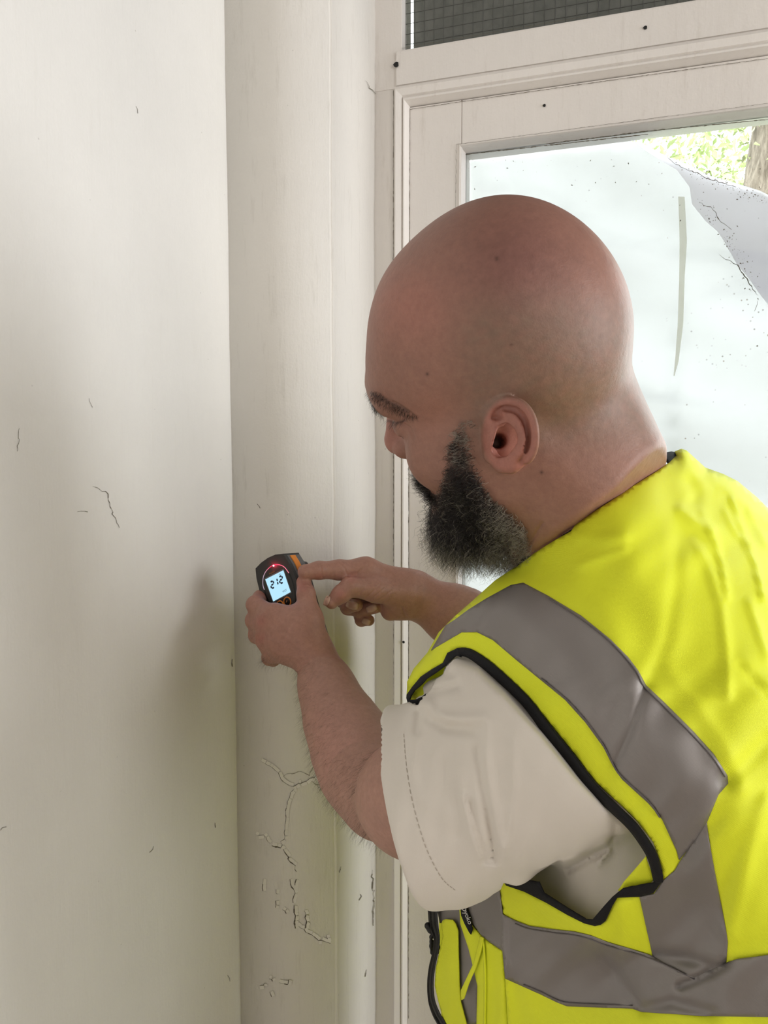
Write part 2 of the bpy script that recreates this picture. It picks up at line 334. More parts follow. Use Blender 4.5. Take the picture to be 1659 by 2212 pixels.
q=PW(P(1150,330,16.)); tree(q[0],q[1],.2,4.2,3.4,2.6,24000,'bright leafy tree furthest back, mostly hidden by the sheeting',3)
# plastic sheet over the outside of the pane
def film(name,dark,mid,light):
    m=bpy.data.materials.new(name); m.use_nodes=True; m.node_tree.nodes.clear()
    out=N(m,'ShaderNodeOutputMaterial'); a=N(m,'ShaderNodeBsdfTranslucent'); b=N(m,'ShaderNodeBsdfDiffuse'); g=N(m,'ShaderNodeBsdfGlossy'); g.inputs['Roughness'].default_value=.35
    x1=N(m,'ShaderNodeMixShader'); x2=N(m,'ShaderNodeMixShader'); x1.inputs[0].default_value=.42; x2.inputs[0].default_value=.03
    v=coord(m,(1,1,2.2)); wv_=N(m,'ShaderNodeTexWave'); wv_.inputs['Scale'].default_value=1.7; wv_.inputs['Distortion'].default_value=8; wv_.inputs['Detail'].default_value=3; wv_.inputs['Detail Scale'].default_value=.9
    wv_.bands_direction='DIAGONAL'; L(m,v,wv_.inputs['Vector'])
    c=mixc(m,ramp(m,noise(m,v,2.6,5,.65),[(.40,(0,0,0)),(.62,(1,1,1))]).outputs[0],ramp(m,wv_.outputs['Fac'],[(.0,dark),(.16,mid),(1.,mid)]).outputs[0],light)
    L(m,c,a.inputs[0]); L(m,c,b.inputs[0]); L(m,a.outputs[0],x1.inputs[1]); L(m,b.outputs[0],x1.inputs[2]); L(m,x1.outputs[0],x2.inputs[1]); L(m,g.outputs[0],x2.inputs[2]); L(m,x2.outputs[0],out.inputs[0])
    bn=bump(m,noise(m,v,3,2,.5),.012,.35); L(m,bn,b.inputs['Normal']); L(m,bn,a.inputs['Normal']); return m
M_FILM=film('white_plastic_film',(.325,.322,.328),(.368,.362,.368),(.392,.388,.396))
def tri_patch(poly,step,off=None,holes=()):
    "triangulate a 2D polygon with interior points; returns 2D verts and tris"
    B=[];E=[]
    def add(pl):
        k0=len(B); pl=[np.array(p,float) for p in pl]
        for i,a in enumerate(pl):
            b=pl[(i+1)%len(pl)]; n=max(1,int(np.hypot(*(b-a))/step))
            for j in range(n): B.append(a+(b-a)*j/n)
        m=len(B)-k0
        for i in range(m): E.append((k0+i,k0+(i+1)%m))
    add(poly)
    P_=np.array(poly,float); 
    gx,gy=np.meshgrid(np.arange(P_[:,0].min(),P_[:,0].max(),step),np.arange(P_[:,1].min(),P_[:,1].max(),step))
    gx=gx+ (np.arange(gx.shape[0])%2)[:,None]*step*.5
    g=np.stack([gx.ravel(),gy.ravel()],1); Bn=np.array(B)
    ins=inpoly(g,Bn)
    g=g[ins]; keep=np.ones(len(g),bool)
    for i in range(0,len(g),4000):
        d=((g[i:i+4000,None]-Bn[None])**2).sum(2).min(1); keep[i:i+4000]=d>(step*.45)**2
    g=g[keep]
    pts=[Vector((float(p[0]),float(p[1]))) for p in np.concatenate([Bn,g])]
    r=delaunay_2d_cdt(pts,E,[],1,1e-4)
    return np.array([(p.x,p.y) for p in r[0]]),np.array([list(f) for f in r[2] if len(f)==3],int)
def inpoly(g,poly):
    x,y=g[:,0],g[:,1]; ins=np.zeros(len(g),bool); n=len(poly)
    for i in range(n):
        x1_,y1_=poly[i]; x2_,y2_=poly[(i+1)%n]
        if y1_==y2_: continue
        c=((y1_>y)!=(y2_>y))&(x<(x2_-x1_)*(y-y1_)/(y2_-y1_)+x1_); ins^=c
    return ins
def seg_d(x,y,pl):
    d=np.full(x.shape,1e9)
    for (ax,ay),(bx_,by_) in zip(pl[:-1],pl[1:]):
        vx,vy=bx_-ax,by_-ay; t=np.clip(((x-ax)*vx+(y-ay)*vy)/(vx*vx+vy*vy+1e-9),0,1)
        d=np.minimum(d,np.hypot(x-ax-t*vx,y-ay-t*vy))
    return d
YS=y2+.03
sheet_top=[(1004,470),(1006,400),(1010,362),(1016,346),(1040,338),(1110,328),(1180,318),(1250,311),(1310,304),(1362,301),(1400,316),(1440,338),(1470,349),(1500,362),(1530,380),(1560,388),(1600,401),(1640,416),(1680,436),(1740,462),(1775,640)]
def w2(px,py,Y): x,z=rayY(px,py,Y); return (x,z)
sp=[w2(x,y,YS) for x,y in sheet_top]; sp+=[(sp[-1][0],.02),(sp[0][0],.02)]
v2,f2=tri_patch([(x,z) for x,z in sp],.02)
x,z=v2[:,0],v2[:,1]
yy=YS+.006*np.sin(5*z+9*x)+.004*np.sin(17*z-13*x+np.sin(7*x)*2)+.003*np.sin(40*(z+.35*x)+2*np.sin(9*x))+.0015*np.sin(90*x+8*z)
st_=w2(1476,440,YS)[0]; yy-=.012*np.exp(-((x-st_-.004*(z-1.8))/.006)**2)*(z>1.35)
sh=empty('plastic_sheet',(0,YS,.02),'crumpled white plastic sheeting taped over the outside of the window pane','sheet')
mesh('sheet',np.stack([x,yy,z],1),f2,M_FILM,sh)
# second layer: the folded-down flap along the sloping top edge
fl=[(1362,299),(1400,314),(1440,336),(1470,347),(1500,360),(1530,378),(1560,386),(1600,399),(1640,414),(1680,434),(1738,460),(1765,640),(1770,700),(1700,720),(1659,660),(1640,636),(1615,600),(1590,570),(1566,525),(1550,500),(1525,478),(1495,440),(1490,402),(1462,364),(1430,346),(1398,326)]
M_FLAP=film('doubled_plastic_film',(.90,.87,.95),(.96,.93,.99),(.98,.95,1.))
v2,f2=tri_patch([w2(a,b,YS-.012) for a,b in fl],.02)
x,z=v2[:,0],v2[:,1]; mesh('folded_flap',np.stack([x,YS-.012+.004*np.sin(30*z+20*x),z],1),f2,M_FLAP,sh,label='lilac doubled edge of the sheeting')
M_STAIN=film('yellowed_tape',(.93,.92,.80),(.95,.94,.83),(.97,.96,.86))
V=[];Fq=[]
pl=[(1472,425),(1476,520),(1473,600),(1470,700),(1462,780),(1456,812)]
for i,(a,b) in enumerate(pl):
    w=[7,8,6,6,4,1][i]
    for s in (-1,1):
        x_,z_=w2(a+s*w,b,YS-.02); V.append((x_,YS-.02+.001*s,z_))
for i in range(len(pl)-1): Fq.append((2*i,2*i+1,2*i+3,2*i+2))
mesh('tape_strip',V,Fq,M_STAIN,sh,label='thin yellowed vertical strip')
V=[];Fq=[]
dirt=[(.8,0,[(1440,338),(1455,352),(1500,372),(1530,386),(1590,404)]),(.8,0,[(1510,437),(1540,452),(1552,474),(1580,496)]),(.9,0,[(1556,552),(1590,572),(1612,602),(1634,636)]),(.5,0,[(1636,650),(1630,672)])]
v,f,_,_=crack_set(dirt,wp(YS-.022),''); V+=v;Fq+=[tuple(q) for q in f]
for i in range(420):
    t=RNG.random()
    if i<90: px,py=1010+640*RNG.random(),350+260*RNG.random()**1.5
    elif i<230: a=np.array([1500,370])+t*np.array([150,60]); px,py=a+RNG.normal(0,9,2)
    elif i<330: a=np.array([1520,440])+t*np.array([120,190]); px,py=a+RNG.normal(0,10,2)
    else: a=np.array([1010,345])+t*np.array([420,-15]); px,py=a+RNG.normal(0,6,2)
    if py<345: continue
    s=.4+1.1*RNG.random()**3; an=RNG.random()*3; k=len(V)
    for c_ in ((-1,0),(0,-.6),(1.3,0),(0,.6)):
        dx=c_[0]*math.cos(an)-c_[1]*math.sin(an); dy=c_[0]*math.sin(an)+c_[1]*math.cos(an)
        V.append(wp(YS-.021)(px+dx*s*1.6,py+dy*s*1.6,0))
    Fq.append((k,k+1,k+2,k+3))
mesh('dirt_speck',V,Fq,mat('grit',(.22,.18,.14),.9),sh,False,'stuff')
adopt(sh)
# ---------------------------------------------------------------- implicit modelling: smooth unions meshed with sparse surface nets
HM=np.array([[-.2873,-.8698,-.4012],[.5696,.1816,-.8016],[-.7701,.4588,-.4432]]); HT=np.array([.1013,-.0949,.5901])
def hl(p): return HM@np.array(p,float)+HT      # head-local (left, forward, up) -> camera space
def smin(a,b,k):
    if k<=0: return np.minimum(a,b)
    h=np.maximum(k-np.abs(a-b),0)/k; return np.minimum(a,b)-h*h*k*.25
def smax(a,b,k): return -smin(-a,-b,k)
class Field:
    def __init__(s): s.ops=[]
    def add(s,fn,lo,hi,k=.01,mode=1): s.ops.append((fn,np.array(lo)-1.7*k-.006,np.array(hi)+1.7*k+.006,k,mode))
    def cone(s,a,b,ra,rb,k=.01,mode=1,flat=None):
        "round cone between two points; flat=(direction, factor) squeezes it along a direction"
        a=np.array(a,float);b=np.array(b,float); lo=np.minimum(a-ra,b-rb);hi=np.maximum(a+ra,b+rb)
        if flat is not None:
            fd=np.array(flat[0],float); fd/=np.linalg.norm(fd); fs=flat[1]
            if fs<1: lo-=max(ra,rb)*(1/fs-1); hi+=max(ra,rb)*(1/fs-1)
            c0=(a+b)/2
            def T(p): return p+(((p-c0)@fd)*(fs-1))[:,None]*fd
            a2,b2=T(a[None])[0],T(b[None])[0]
        else: T=lambda p:p; a2,b2=a,b
        ba=b2-a2; l2=ba@ba+1e-12; l=math.sqrt(l2); rr=ra-rb; 
        def fn(p):
            q=T(p)-a2; y=q@ba/l2; 
            x2=np.maximum((q*q).sum(1)-y*y*l2,0); x=np.sqrt(x2)
            # tilt of the cone side
            sn=np.clip(rr/l,-.999,.999); cs=math.sqrt(1-sn*sn)
            t=np.clip((y*l+x*sn/cs)/l,0,1)
            d=np.hypot(x,(y-t)*l)-(ra-rr*t)
            return d*(1 if flat is None else 1./max(1,flat[1]))
        s.add(fn,lo,hi,k,mode)
    def chain(s,pts,rs,k=.01,flat=None):
        for i in range(len(pts)-1): s.cone(pts[i],pts[i+1],rs[i],rs[i+1],k,1,flat)
    def ell(s,c,r,k=.01,mode=1,M=None):
        c=np.array(c,float); r=np.array(r,float); R_=np.eye(3) if M is None else M
        def fn(p):
            q=(p-c)@R_; k0=np.sqrt(((q/r)**2).sum(1)); k1=np.sqrt(((q/(r*r))**2).sum(1))+1e-9
            return k0*(k0-1)/k1
        m=r.max(); s.add(fn,c-m,c+m,k,mode)
    def __call__(s,p):
        f=np.full(len(p),.2)
        bl=p.min(0); bh=p.max(0)
        for fn,lo,hi,k,mode in s.ops:
            if (hi<bl-.012).any() or (lo>bh+.012).any(): continue
            m=((p>lo-.012)&(p<hi+.012)).all(1)
            if not m.any(): continue
            d=fn(p[m]); 
            f[m]=smin(f[m],d,k) if mode==1 else smax(f[m],-d,k)
        return f
def nets(F_,lo,hi,h,B=8,th=.95):
    lo=np.array(lo);hi=np.array(hi); n=np.ceil((hi-lo)/(h*B)).astype(int)
    G=np.stack(np.meshgrid(*[np.arange(k) for k in n],indexing='ij'),-1).reshape(-1,3)
    keep=[]
    S2=2  # coarse pass in sorted slabs
    for i in range(0,len(G),20000):
        g=G[i:i+20000]; c=lo+(g+.5)*h*B
        f=F_(c); keep.append(g[np.abs(f)<h*B*th])
    G=np.concatenate(keep)
    ax=np.arange(B+1); C=np.stack(np.meshgrid(ax,ax,ax,indexing='ij'),-1).reshape(-1,3)
    big=np.array(n)*B+2; st=np.array([big[1]*big[2],big[2],1],np.int64)
    keys=[];pos=[];edges=[[],[],[]]
    for i in range(0,len(G),64):
        g=G[i:i+64]; ijk=(g[:,None]*B+C[None]); p=lo+ijk*h
        f=F_(p.reshape(-1,3)).reshape(len(g),B+1,B+1,B+1); f=np.where(f==0,1e-9,f); neg=f<0
        cnt=sum(neg[:,a:a+B,b:b+B,c:c+B].astype(np.int8) for a in (0,1) for b in (0,1) for c in (0,1))
        act=(cnt>0)&(cnt<8)
        if not act.any(): continue
        bi,x,y,z=np.nonzero(act); base=g[bi]*B+np.stack([x,y,z],1)
        acc=np.zeros((len(bi),3)); w=np.zeros(len(bi))
        for d in range(3):
            o=[k for k in range(3) if k!=d]
            for u in (0,1):
                for v in (0,1):
                    off=[0,0,0]; off[o[0]]=u; off[o[1]]=v; of2=list(off); of2[d]=1
                    fa=f[bi,x+off[0],y+off[1],z+off[2]]; fb=f[bi,x+of2[0],y+of2[1],z+of2[2]]
                    m=(fa<0)!=(fb<0); t=np.where(m,fa/(fa-fb+1e-20),0)
                    q=np.zeros((len(bi),3)); q[:,o[0]]=u; q[:,o[1]]=v; q[:,d]=t
                    acc+=q*m[:,None]; w+=m
                    if u==0 and v==0:
                        edges[d].append(np.concatenate([base[m],(fa[m]<0)[:,None]],1))
        keys.append(base@st); pos.append(lo+(base+acc/w[:,None])*h)
    keys=np.concatenate(keys);pos=np.concatenate(pos); o=np.argsort(keys); keys=keys[o];pos=pos[o]
    Fq=[]
    for d in range(3):
        e=np.concatenate(edges[d]); b=e[:,:3]; inside=e[:,3].astype(bool); o1,o2=[(1,2),(2,0),(0,1)][d]
        q=[]
        ok=np.ones(len(b),bool)
        for (u,v) in ((0,0),(1,0),(1,1),(0,1)):
            c=b.copy(); c[:,o1]-=u; c[:,o2]-=v; k=c@st; j=np.searchsorted(keys,k); j=np.minimum(j,len(keys)-1); ok&=(keys[j]==k)&(c>=0).all(1); q.append(j)
        q=np.stack(q,1)[ok]; ins=inside[ok]; q[ins]=q[ins][:,::-1]; Fq.append(q)
    Fq=np.concatenate(Fq)
    # pull every vertex onto the surface
    for it in range(2):
        e=h*.25; f0=np.empty(len(pos)); gr=np.empty((len(pos),3))
        idx=np.lexsort((pos[:,2],np.floor(pos[:,1]/.03),np.floor(pos[:,0]/.03)))
        for i in range(0,len(idx),6000):
            j=idx[i:i+6000]; p=pos[j]; f0[j]=F_(p)
            for d in range(3):
                dd=np.zeros(3); dd[d]=e; gr[j,d]=(F_(p+dd)-f0[j])/e
        g2=(gr**2).sum(1)+1e-6; stp=np.clip(f0/g2,-h*.6,h*.6); pos=pos-gr*stp[:,None]
    return pos,Fq
# ---------------------------------------------------------------- the body
PB=Field()
def hcone(a,b,ra,rb,k=.01,mode=1,flat=None): PB.cone(hl(a),hl(b),ra,rb,k,mode,None if flat is None else (HM@np.array(flat[0],float),flat[1]))
def hell(c,r,k=.01,mode=1): PB.ell(hl(c),r,k,mode,HM)
def sym(f):
    for s in (-1,1): f(s)
hell((0,.000,.056),(.0760,.0935,.082),.02)
hell((0,-.036,.030),(.066,.056,.060),.03)
hell((0,-.018,.0625),(.064,.066,.0745),.02)
hell((0,.034,.046),(.062,.061,.050),.02)
hell((0,.060,.044),(.050,.0415,.026),.02)
hell((0,.045,-.012),(.060,.050,.062),.02)
hcone((0,.066,-.03),(0,.082,-.098),.034,.020,.02)
sym(lambda s:hcone((s*.050,.020,-.045),(s*.012,.086,-.102),.020,.017,.025))
sym(lambda s:hell((s*.046,.058,-.022),(.020,.026,.024),.022))
sym(lambda s:hell((s*.060,.012,-.02),(.013,.035,.035),.02))
sym(lambda s:hcone((s*.038,.084,.034),(s*.010,.0975,.037),.0105,.012,.014))
sym(lambda s:hell((s*.033,.096,.011),(.015,.011,.012),.010,-1))
sym(lambda s:hell((s*.033,.079,.010),(.0135,.0125,.0115),.006))
sym(lambda s:hcone((s*.023,.0900,.0045),(s*.043,.083,.004),.0016,.0016,.003,-1))
hcone((0,.090,.028),(0,.109,-.014),.008,.0110,.012)
hell((0,.110,-.018),(.0125,.011,.0105),.006)
sym(lambda s:hell((s*.0135,.0995,-.020),(.0075,.0115,.0090),.005))
sym(lambda s:hell((s*.007,.106,-.029),(.0035,.006,.004),.002,-1))
hell((0,.080,-.052),(.028,.022,.026),.015)
sym(lambda s:hcone((s*.020,.0880,-.0630),(0,.0995,-.0595),.0035,.0050,.005))
sym(lambda s:hcone((s*.018,.0875,-.0690),(0,.0985,-.0705),.0038,.0058,.005))
sym(lambda s:hcone((s*.024,.0900,-.0655),(0,.103,-.0650),.0012,.0016,.002,-1))
# neck, shoulders, trunk core
PB.chain([P(1205,890,.605),P(1245,1010,.60),P(1320,1140,.60)],[.055,.055,.058],.035)
PB.cone(P(1222,940,.605),P(1305,1096,.60),.052,.049,.03)
PB.cone(P(1180,1110,.655),P(1215,1230,.66),.030,.036,.03)
PB.cone(hl((0,.045,-.095)),P(1190,1150,.65),.030,.034,.03)
PB.chain([P(1345,1245,.61),np.array([.27,.18,.63]),np.array([.30,.40,.60]),np.array([.32,.55,.60])],[.058,.080,.08,.09],.04)
PB.cone(P(1345,1235,.60),P(1265,1350,.57),.055,.045,.03)
PB.cone(P(1355,1240,.63),np.array([.39,.10,.80]),.055,.045,.03)
# left arm: shoulder, elbow, wrist
LE=P(828,1714,.735)
PB.chain([P(1245,1400,.56),P(1060,1640,.575),P(900,1722,.66),LE],[.050,.048,.0435,.0365],.035)
PB.chain([LE,P(786,1657,.775),P(757,1600,.815),P(729,1545,.85),P(705,1482,.885),P(684,1425,.915)],[.0365,.0405,.0375,.0318,.0262,.0222],.03)
# right arm
RE=np.array([.25,.215,.975]); RWR=P(893,1284,1.0)
PB.chain([np.array([.39,.10,.80]),RE],[.048,.040],.02)
PB.chain([RE,P(1080,1372,1.0),P(985,1331,1.005),RWR],[.041,.044,.040,.0290],.015)
# ---- left hand (its back faces the lens)
PB.cone(P(684,1425,.915),P(650,1378,.912),.0222,.024,.012)
for a,b,ra,rb in ((P(672,1402,.912),P(588,1331,.925),.017,.0135),(P(668,1405,.914),P(578,1352,.930),.017,.013),(P(662,1410,.918),P(577,1380,.938),.016,.0125),(P(655,1414,.922),P(592,1408,.942),.015,.012)):
    PB.cone(a,b,ra,rb,.014)
PB.cone(P(640,1345,.918),P(615,1385,.922),.017,.018,.02)
def fing(pts,rs,k=.004,k0=.010):
    PB.cone(pts[0],pts[1],rs[0],rs[1],k0)
    for i in range(1,len(pts)-1): PB.cone(pts[i],pts[i+1],rs[i],rs[i+1],k)
fing([P(588,1331,.925),P(551,1306,.955),P(563,1292,.982),P(588,1288,.996)],[.0125,.0108,.0100,.0088],.004)
fing([P(578,1352,.930),P(549,1340,.962),P(560,1331,.990),P(590,1324,1.000)],[.0125,.0108,.0098,.0088])
fing([P(577,1380,.938),P(555,1372,.966),P(566,1362,.992),P(592,1355,.998)],[.0120,.0104,.0095,.0085])
fing([P(592,1408,.942),P(583,1420,.962),P(590,1424,.985),P(612,1410,.995)],[.0115,.0100,.0088,.0080])
# thumb
PB.cone(P(672,1400,.908),P(668,1338,.918),.0195,.0150,.016)
PB.cone(P(668,1338,.918),P(661,1283,.932),.0145,.0112,.010)
PB.cone(P(661,1283,.932),P(656,1258,.946),.0112,.0092,.004)
PB.cone(P(655,1340,.918),P(612,1332,.924),.0105,.0105,.014)
# ---- right hand pointing at the meter (palm side towards the lens)
PB.cone(RWR,P(868,1283,.988),.0290,.0270,.015)
PB.cone(P(872,1262,.985),P(790,1232,.972),.0185,.0150,.015)         # index metacarpal
PB.cone(P(870,1275,.995),P(785,1250,.990),.0185,.0140,.015)
PB.cone(P(868,1292,1.000),P(790,1272,1.008),.0170,.0135,.015)
PB.cone(P(868,1304,.998),P(805,1296,1.016),.0150,.0120,.015)
PB.cone(P(872,1312,.985),P(842,1322,.985),.0140,.0110,.012)         # heel of the hand
fing([P(790,1232,.972),P(733,1231,.958),P(688,1232,.948),P(659,1235,.940)],[.0150,.0124,.0108,.0092],.005,.012)
PB.cone(P(872,1284,.976),P(812,1275,.955),.0180,.0150,.012)         # thenar
PB.cone(P(812,1275,.955),P(756,1268,.942),.0142,.0122,.008)
PB.cone(P(756,1268,.942),P(736,1284,.939),.0122,.0112,.004)
PB.cone(P(736,1284,.939),P(717,1301,.938),.0112,.0084,.004)
fing([P(785,1250,.990),P(742,1296,1.000),P(752,1309,.985),P(770,1307,.972)],[.0130,.0105,.0096,.0082],.003,.008)
fing([P(790,1272,1.008),P(752,1312,1.012),P(778,1318,.998),P(811,1312,.984)],[.0125,.0102,.0094,.0080],.003,.008)
fing([P(805,1296,1.016),P(780,1331,1.018),P(781,1339,1.004),P(797,1340,.994)],[.0110,.0094,.0086,.0074],.003,.006)
# ---- left ear, built on its own flaring plane
def ear_q(p):
    px,py=proj(p); d=.536-(px-1040)/123*.034-(942-py)/80*.006
    return np.stack([(px-1100)*.000318,(py-942)*.000318,d-p[:,2]],1)
def eq(px,py,w): return np.array([(px-1100)*.000318,(py-942)*.000318,w])
EF=Field()
def spl(pts,n=5):
    p=np.array(pts,float); p=np.vstack([2*p[0]-p[1],p,2*p[-1]-p[-2]]); out=[]
    for i in range(1,len(p)-2):
        for j in range(n):
            t=j/n; out.append(.5*((2*p[i])+(-p[i-1]+p[i+1])*t+(2*p[i-1]-5*p[i]+4*p[i+1]-p[i+2])*t*t+(-p[i-1]+3*p[i]-3*p[i+1]+p[i+2])*t**3))
    out.append(p[-2]); return np.array(out)
eo=spl([(1048,905),(1052,882),(1070,868),(1098,862),(1126,869),(1147,890),(1158,920),(1160,952),(1153,982),(1138,1002),(1118,1016),(1098,1021),(1078,1014),(1062,990),(1050,950),(1048,905)],4)[:-1]
eo=np.stack([(eo[:,0]-1100)*.000318,(eo[:,1]-942)*.000318],1)
def polysd(a,poly):
    d=seg_d(a[:,0],a[:,1],list(map(tuple,poly))+[tuple(poly[0])]); return np.where(inpoly(a,poly),-d,d)
def plate(q):
    d=polysd(q[:,:2],eo)+.0022
    e=np.stack([d,np.abs(q[:,2]+.0015)-.0008],1)
    return np.minimum(e.max(1),0)+np.linalg.norm(np.maximum(e,0),axis=1)-.0020
EF.add(plate,(-.03,-.03,-.01),(.03,.03,.01),.002)
hx=spl([(1080,935,-.001),(1064,922,.001),(1052,905,.0025),(1056,883,.0032),(1076,869,.0035),(1100,866,.0035),(1124,873,.0035),(1142,892,.0035),(1152,919,.0035),(1154,950,.0035),(1149,975,.003),(1139,993,.002)],4)
for i in range(len(hx)-1): EF.cone(eq(*hx[i]),eq(*hx[i+1]),.0030,.0030,.0018)
ah=spl([(1093,893,.001),(1110,905,.0015),(1122,925,.0025),(1128,948,.003),(1124,968,.0032),(1112,982,.0030),(1098,988,.0025)],4)
for i in range(len(ah)-1): EF.cone(eq(*ah[i]),eq(*ah[i+1]),.0034,.0034,.0025)
EF.cone(eq(1076,910,.0005),eq(1110,922,.0015),.0026,.0032,.003)
EF.cone(eq(1085,1003,.0),eq(1104,1004,.0),.0060,.0058,.004)
EF.ell(eq(1092,948,.0015),(.0085,.0088,.0085),.002,-1)
EF.ell(eq(1082,968,.0005),(.0055,.0055,.0070),.002,-1)
gr=spl([(1088,881,.003),(1118,888,.0035),(1136,912,.004),(1141,945,.004),(1136,972,.004)],3)
for i in range(len(gr)-1): EF.cone(eq(*gr[i]),eq(*gr[i+1]),.0021,.0021,.0015,-1)
EF.ell(eq(1070,902,.0025),(.0040,.0026,.0036),.002,-1)
EF.cone(eq(1054,900,-.002),eq(1060,985,-.004),.0040,.0050,.006)
EF.cone(eq(1064,942,.0015),eq(1066,962,.0015),.0042,.0036,.003)
def earfn(p): return EF(ear_q(p))
c1=P(1160,1025,.49);c0=P(1030,855,.56); 
PB.cone(P(1092,925,.545),P(1092,985,.548),.012,.010,.006)
PB.add(earfn,np.minimum(c0,c1)-.01,np.maximum(c0,c1)+.01,.003)
PB.cone(P(1101,940,.5195),P(1092,961,.5215),.0088,.0080,.002,-1)
PB.cone(P(1090,955,.526),P(1082,970,.527),.0068,.0058,.002,-1)
PB.cone(P(1084,942,.528),P(1081,968,.530),.0062,.0055,.002,-1)
PB.cone(P(1078,952,.532),P(1072,957,.56),.0060,.0035,.002,-1)
hcone((-.072,-.012,.024),(-.070,-.006,-.026),.010,.008,.006); PB.ell(hl((-.080,-.016,.0)),(.006,.017,.029),.004,1,HM)
CP=np.array([(1450,980,.612),(1472,969,.615),(1375,1045,.565),(1290,1100,.548),(1180,1170,.575),(1118,1223,.605),(1545,1020,.62),(1659,1095,.635),(1593,1039,.63),
(1040,1280,.575),(960,1350,.60),(895,1445,.63),(880,1495,.64),(1130,1260,.555),(1080,1400,.53),(985,1403,.57),(1250,1300,.505),(1400,1250,.50),(1550,1250,.515),(1659,1250,.54),(1400,1120,.535),
(1180,1570,.487),(1330,1740,.472),(1425,1885,.475),(1380,1570,.452),(1560,1690,.438),(1659,1500,.455),(1659,1800,.445),(1500,1450,.465),
(1480,1950,.485),(1285,1998,.525),(1150,1930,.575),(1085,1900,.60),(1088,2100,.615),(1300,2080,.555),(1300,2200,.56),(1480,2150,.50),(1659,2150,.465),(1000,2100,.66),(925,1930,.735),(935,2200,.745),(1590,1900,.452),
(1760,1180,.65),(1900,1320,.63),(1900,1700,.50),(1900,2200,.47),(2150,1600,.66),(2200,2200,.58),(1300,2600,.57),(1700,2600,.47),(2200,2600,.56),(1000,2600,.68)],float)
def tps(a,b): 
    r2=(a[:,None,0]-b[None,:,0])**2+(a[:,None,1]-b[None,:,1])**2; r2=r2/1e6; return np.where(r2>0,r2*np.log(r2+1e-12),0)
nC=len(CP); K_=tps(CP,CP)+np.eye(nC)*4e-4; Q=np.hstack([np.ones((nC,1)),CP[:,:2]/1000])
A_=np.block([[K_,Q],[Q.T,np.zeros((3,3))]]); wT=np.linalg.solve(A_,np.concatenate([1/CP[:,2],np.zeros(3)]))
def vd0(x,y):
    x=np.asarray(x,float).ravel();y=np.asarray(y,float).ravel(); p=np.stack([x,y],1); out=np.empty(len(p))
    for i in range(0,len(p),20000):
        q=p[i:i+20000]; out[i:i+20000]=tps(q,CP)@wT[:nC]+np.hstack([np.ones((len(q),1)),q/1000])@wT[nC:]
    return 1/out

NECKLINE=[(1118,1223),(1156,1193),(1197,1168),(1245,1134),(1289,1101),(1344,1067),(1373,1046),(1417,1019),(1446,999),(1462,984)]
VMAIN=np.array(NECKLINE+[(1483,973),(1523,1010),(1564,1024),(1593,1039),(1637,1076),(1659,1098),(1760,1180),(1900,1320),(2050,1500),(2150,1800),(2200,2200),(2200,2600),(1100,2600),(1100,1930),(1300,1960),(1400,1880),(1330,1740),(1180,1560),(985,1400),(1040,1290)],float)
def skin(p):
    f=PB(p); m=(np.abs(f)<.03)&(p[:,1]>-.06)&(p[:,2]<.80)
    if m.any():
        q=p[m]; X,Y=proj(q); pm=np.stack([X,Y],1); ins=inpoly(pm,VMAIN)
        if ins.any() or True:
            e=seg_d(X,Y,NECKLINE); lim=vd0(X,Y)+.0035+np.where(ins,np.minimum(e,30)*.00008,-np.minimum(e,200)*.0015)
            use=ins|(e<90)
            g=f[m]; g2=smax(g,(lim-q[:,2])*.25,.004); f[m]=np.where(use,g2,g)
    return f
bp,bf=nets(skin,(-.20,-.32,.44),(.60,.68,1.08),.00125)
bw_=PW(bp)
# ---------------------------------------------------------------- vest: real depth field of the garment over the trunk
SIL=[(880,1495),(879,1473),(894,1444),(923,1410),(948,1366),(982,1332),(1021,1298),(1069,1254),(1113,1224)]
SIL2=[(1461,984),(1457,975),(1472,969),(1483,973),(1523,1010),(1564,1024),(1593,1039),(1637,1076),(1659,1098),(1760,1180),(1900,1320),(2050,1500),(2150,1800)]
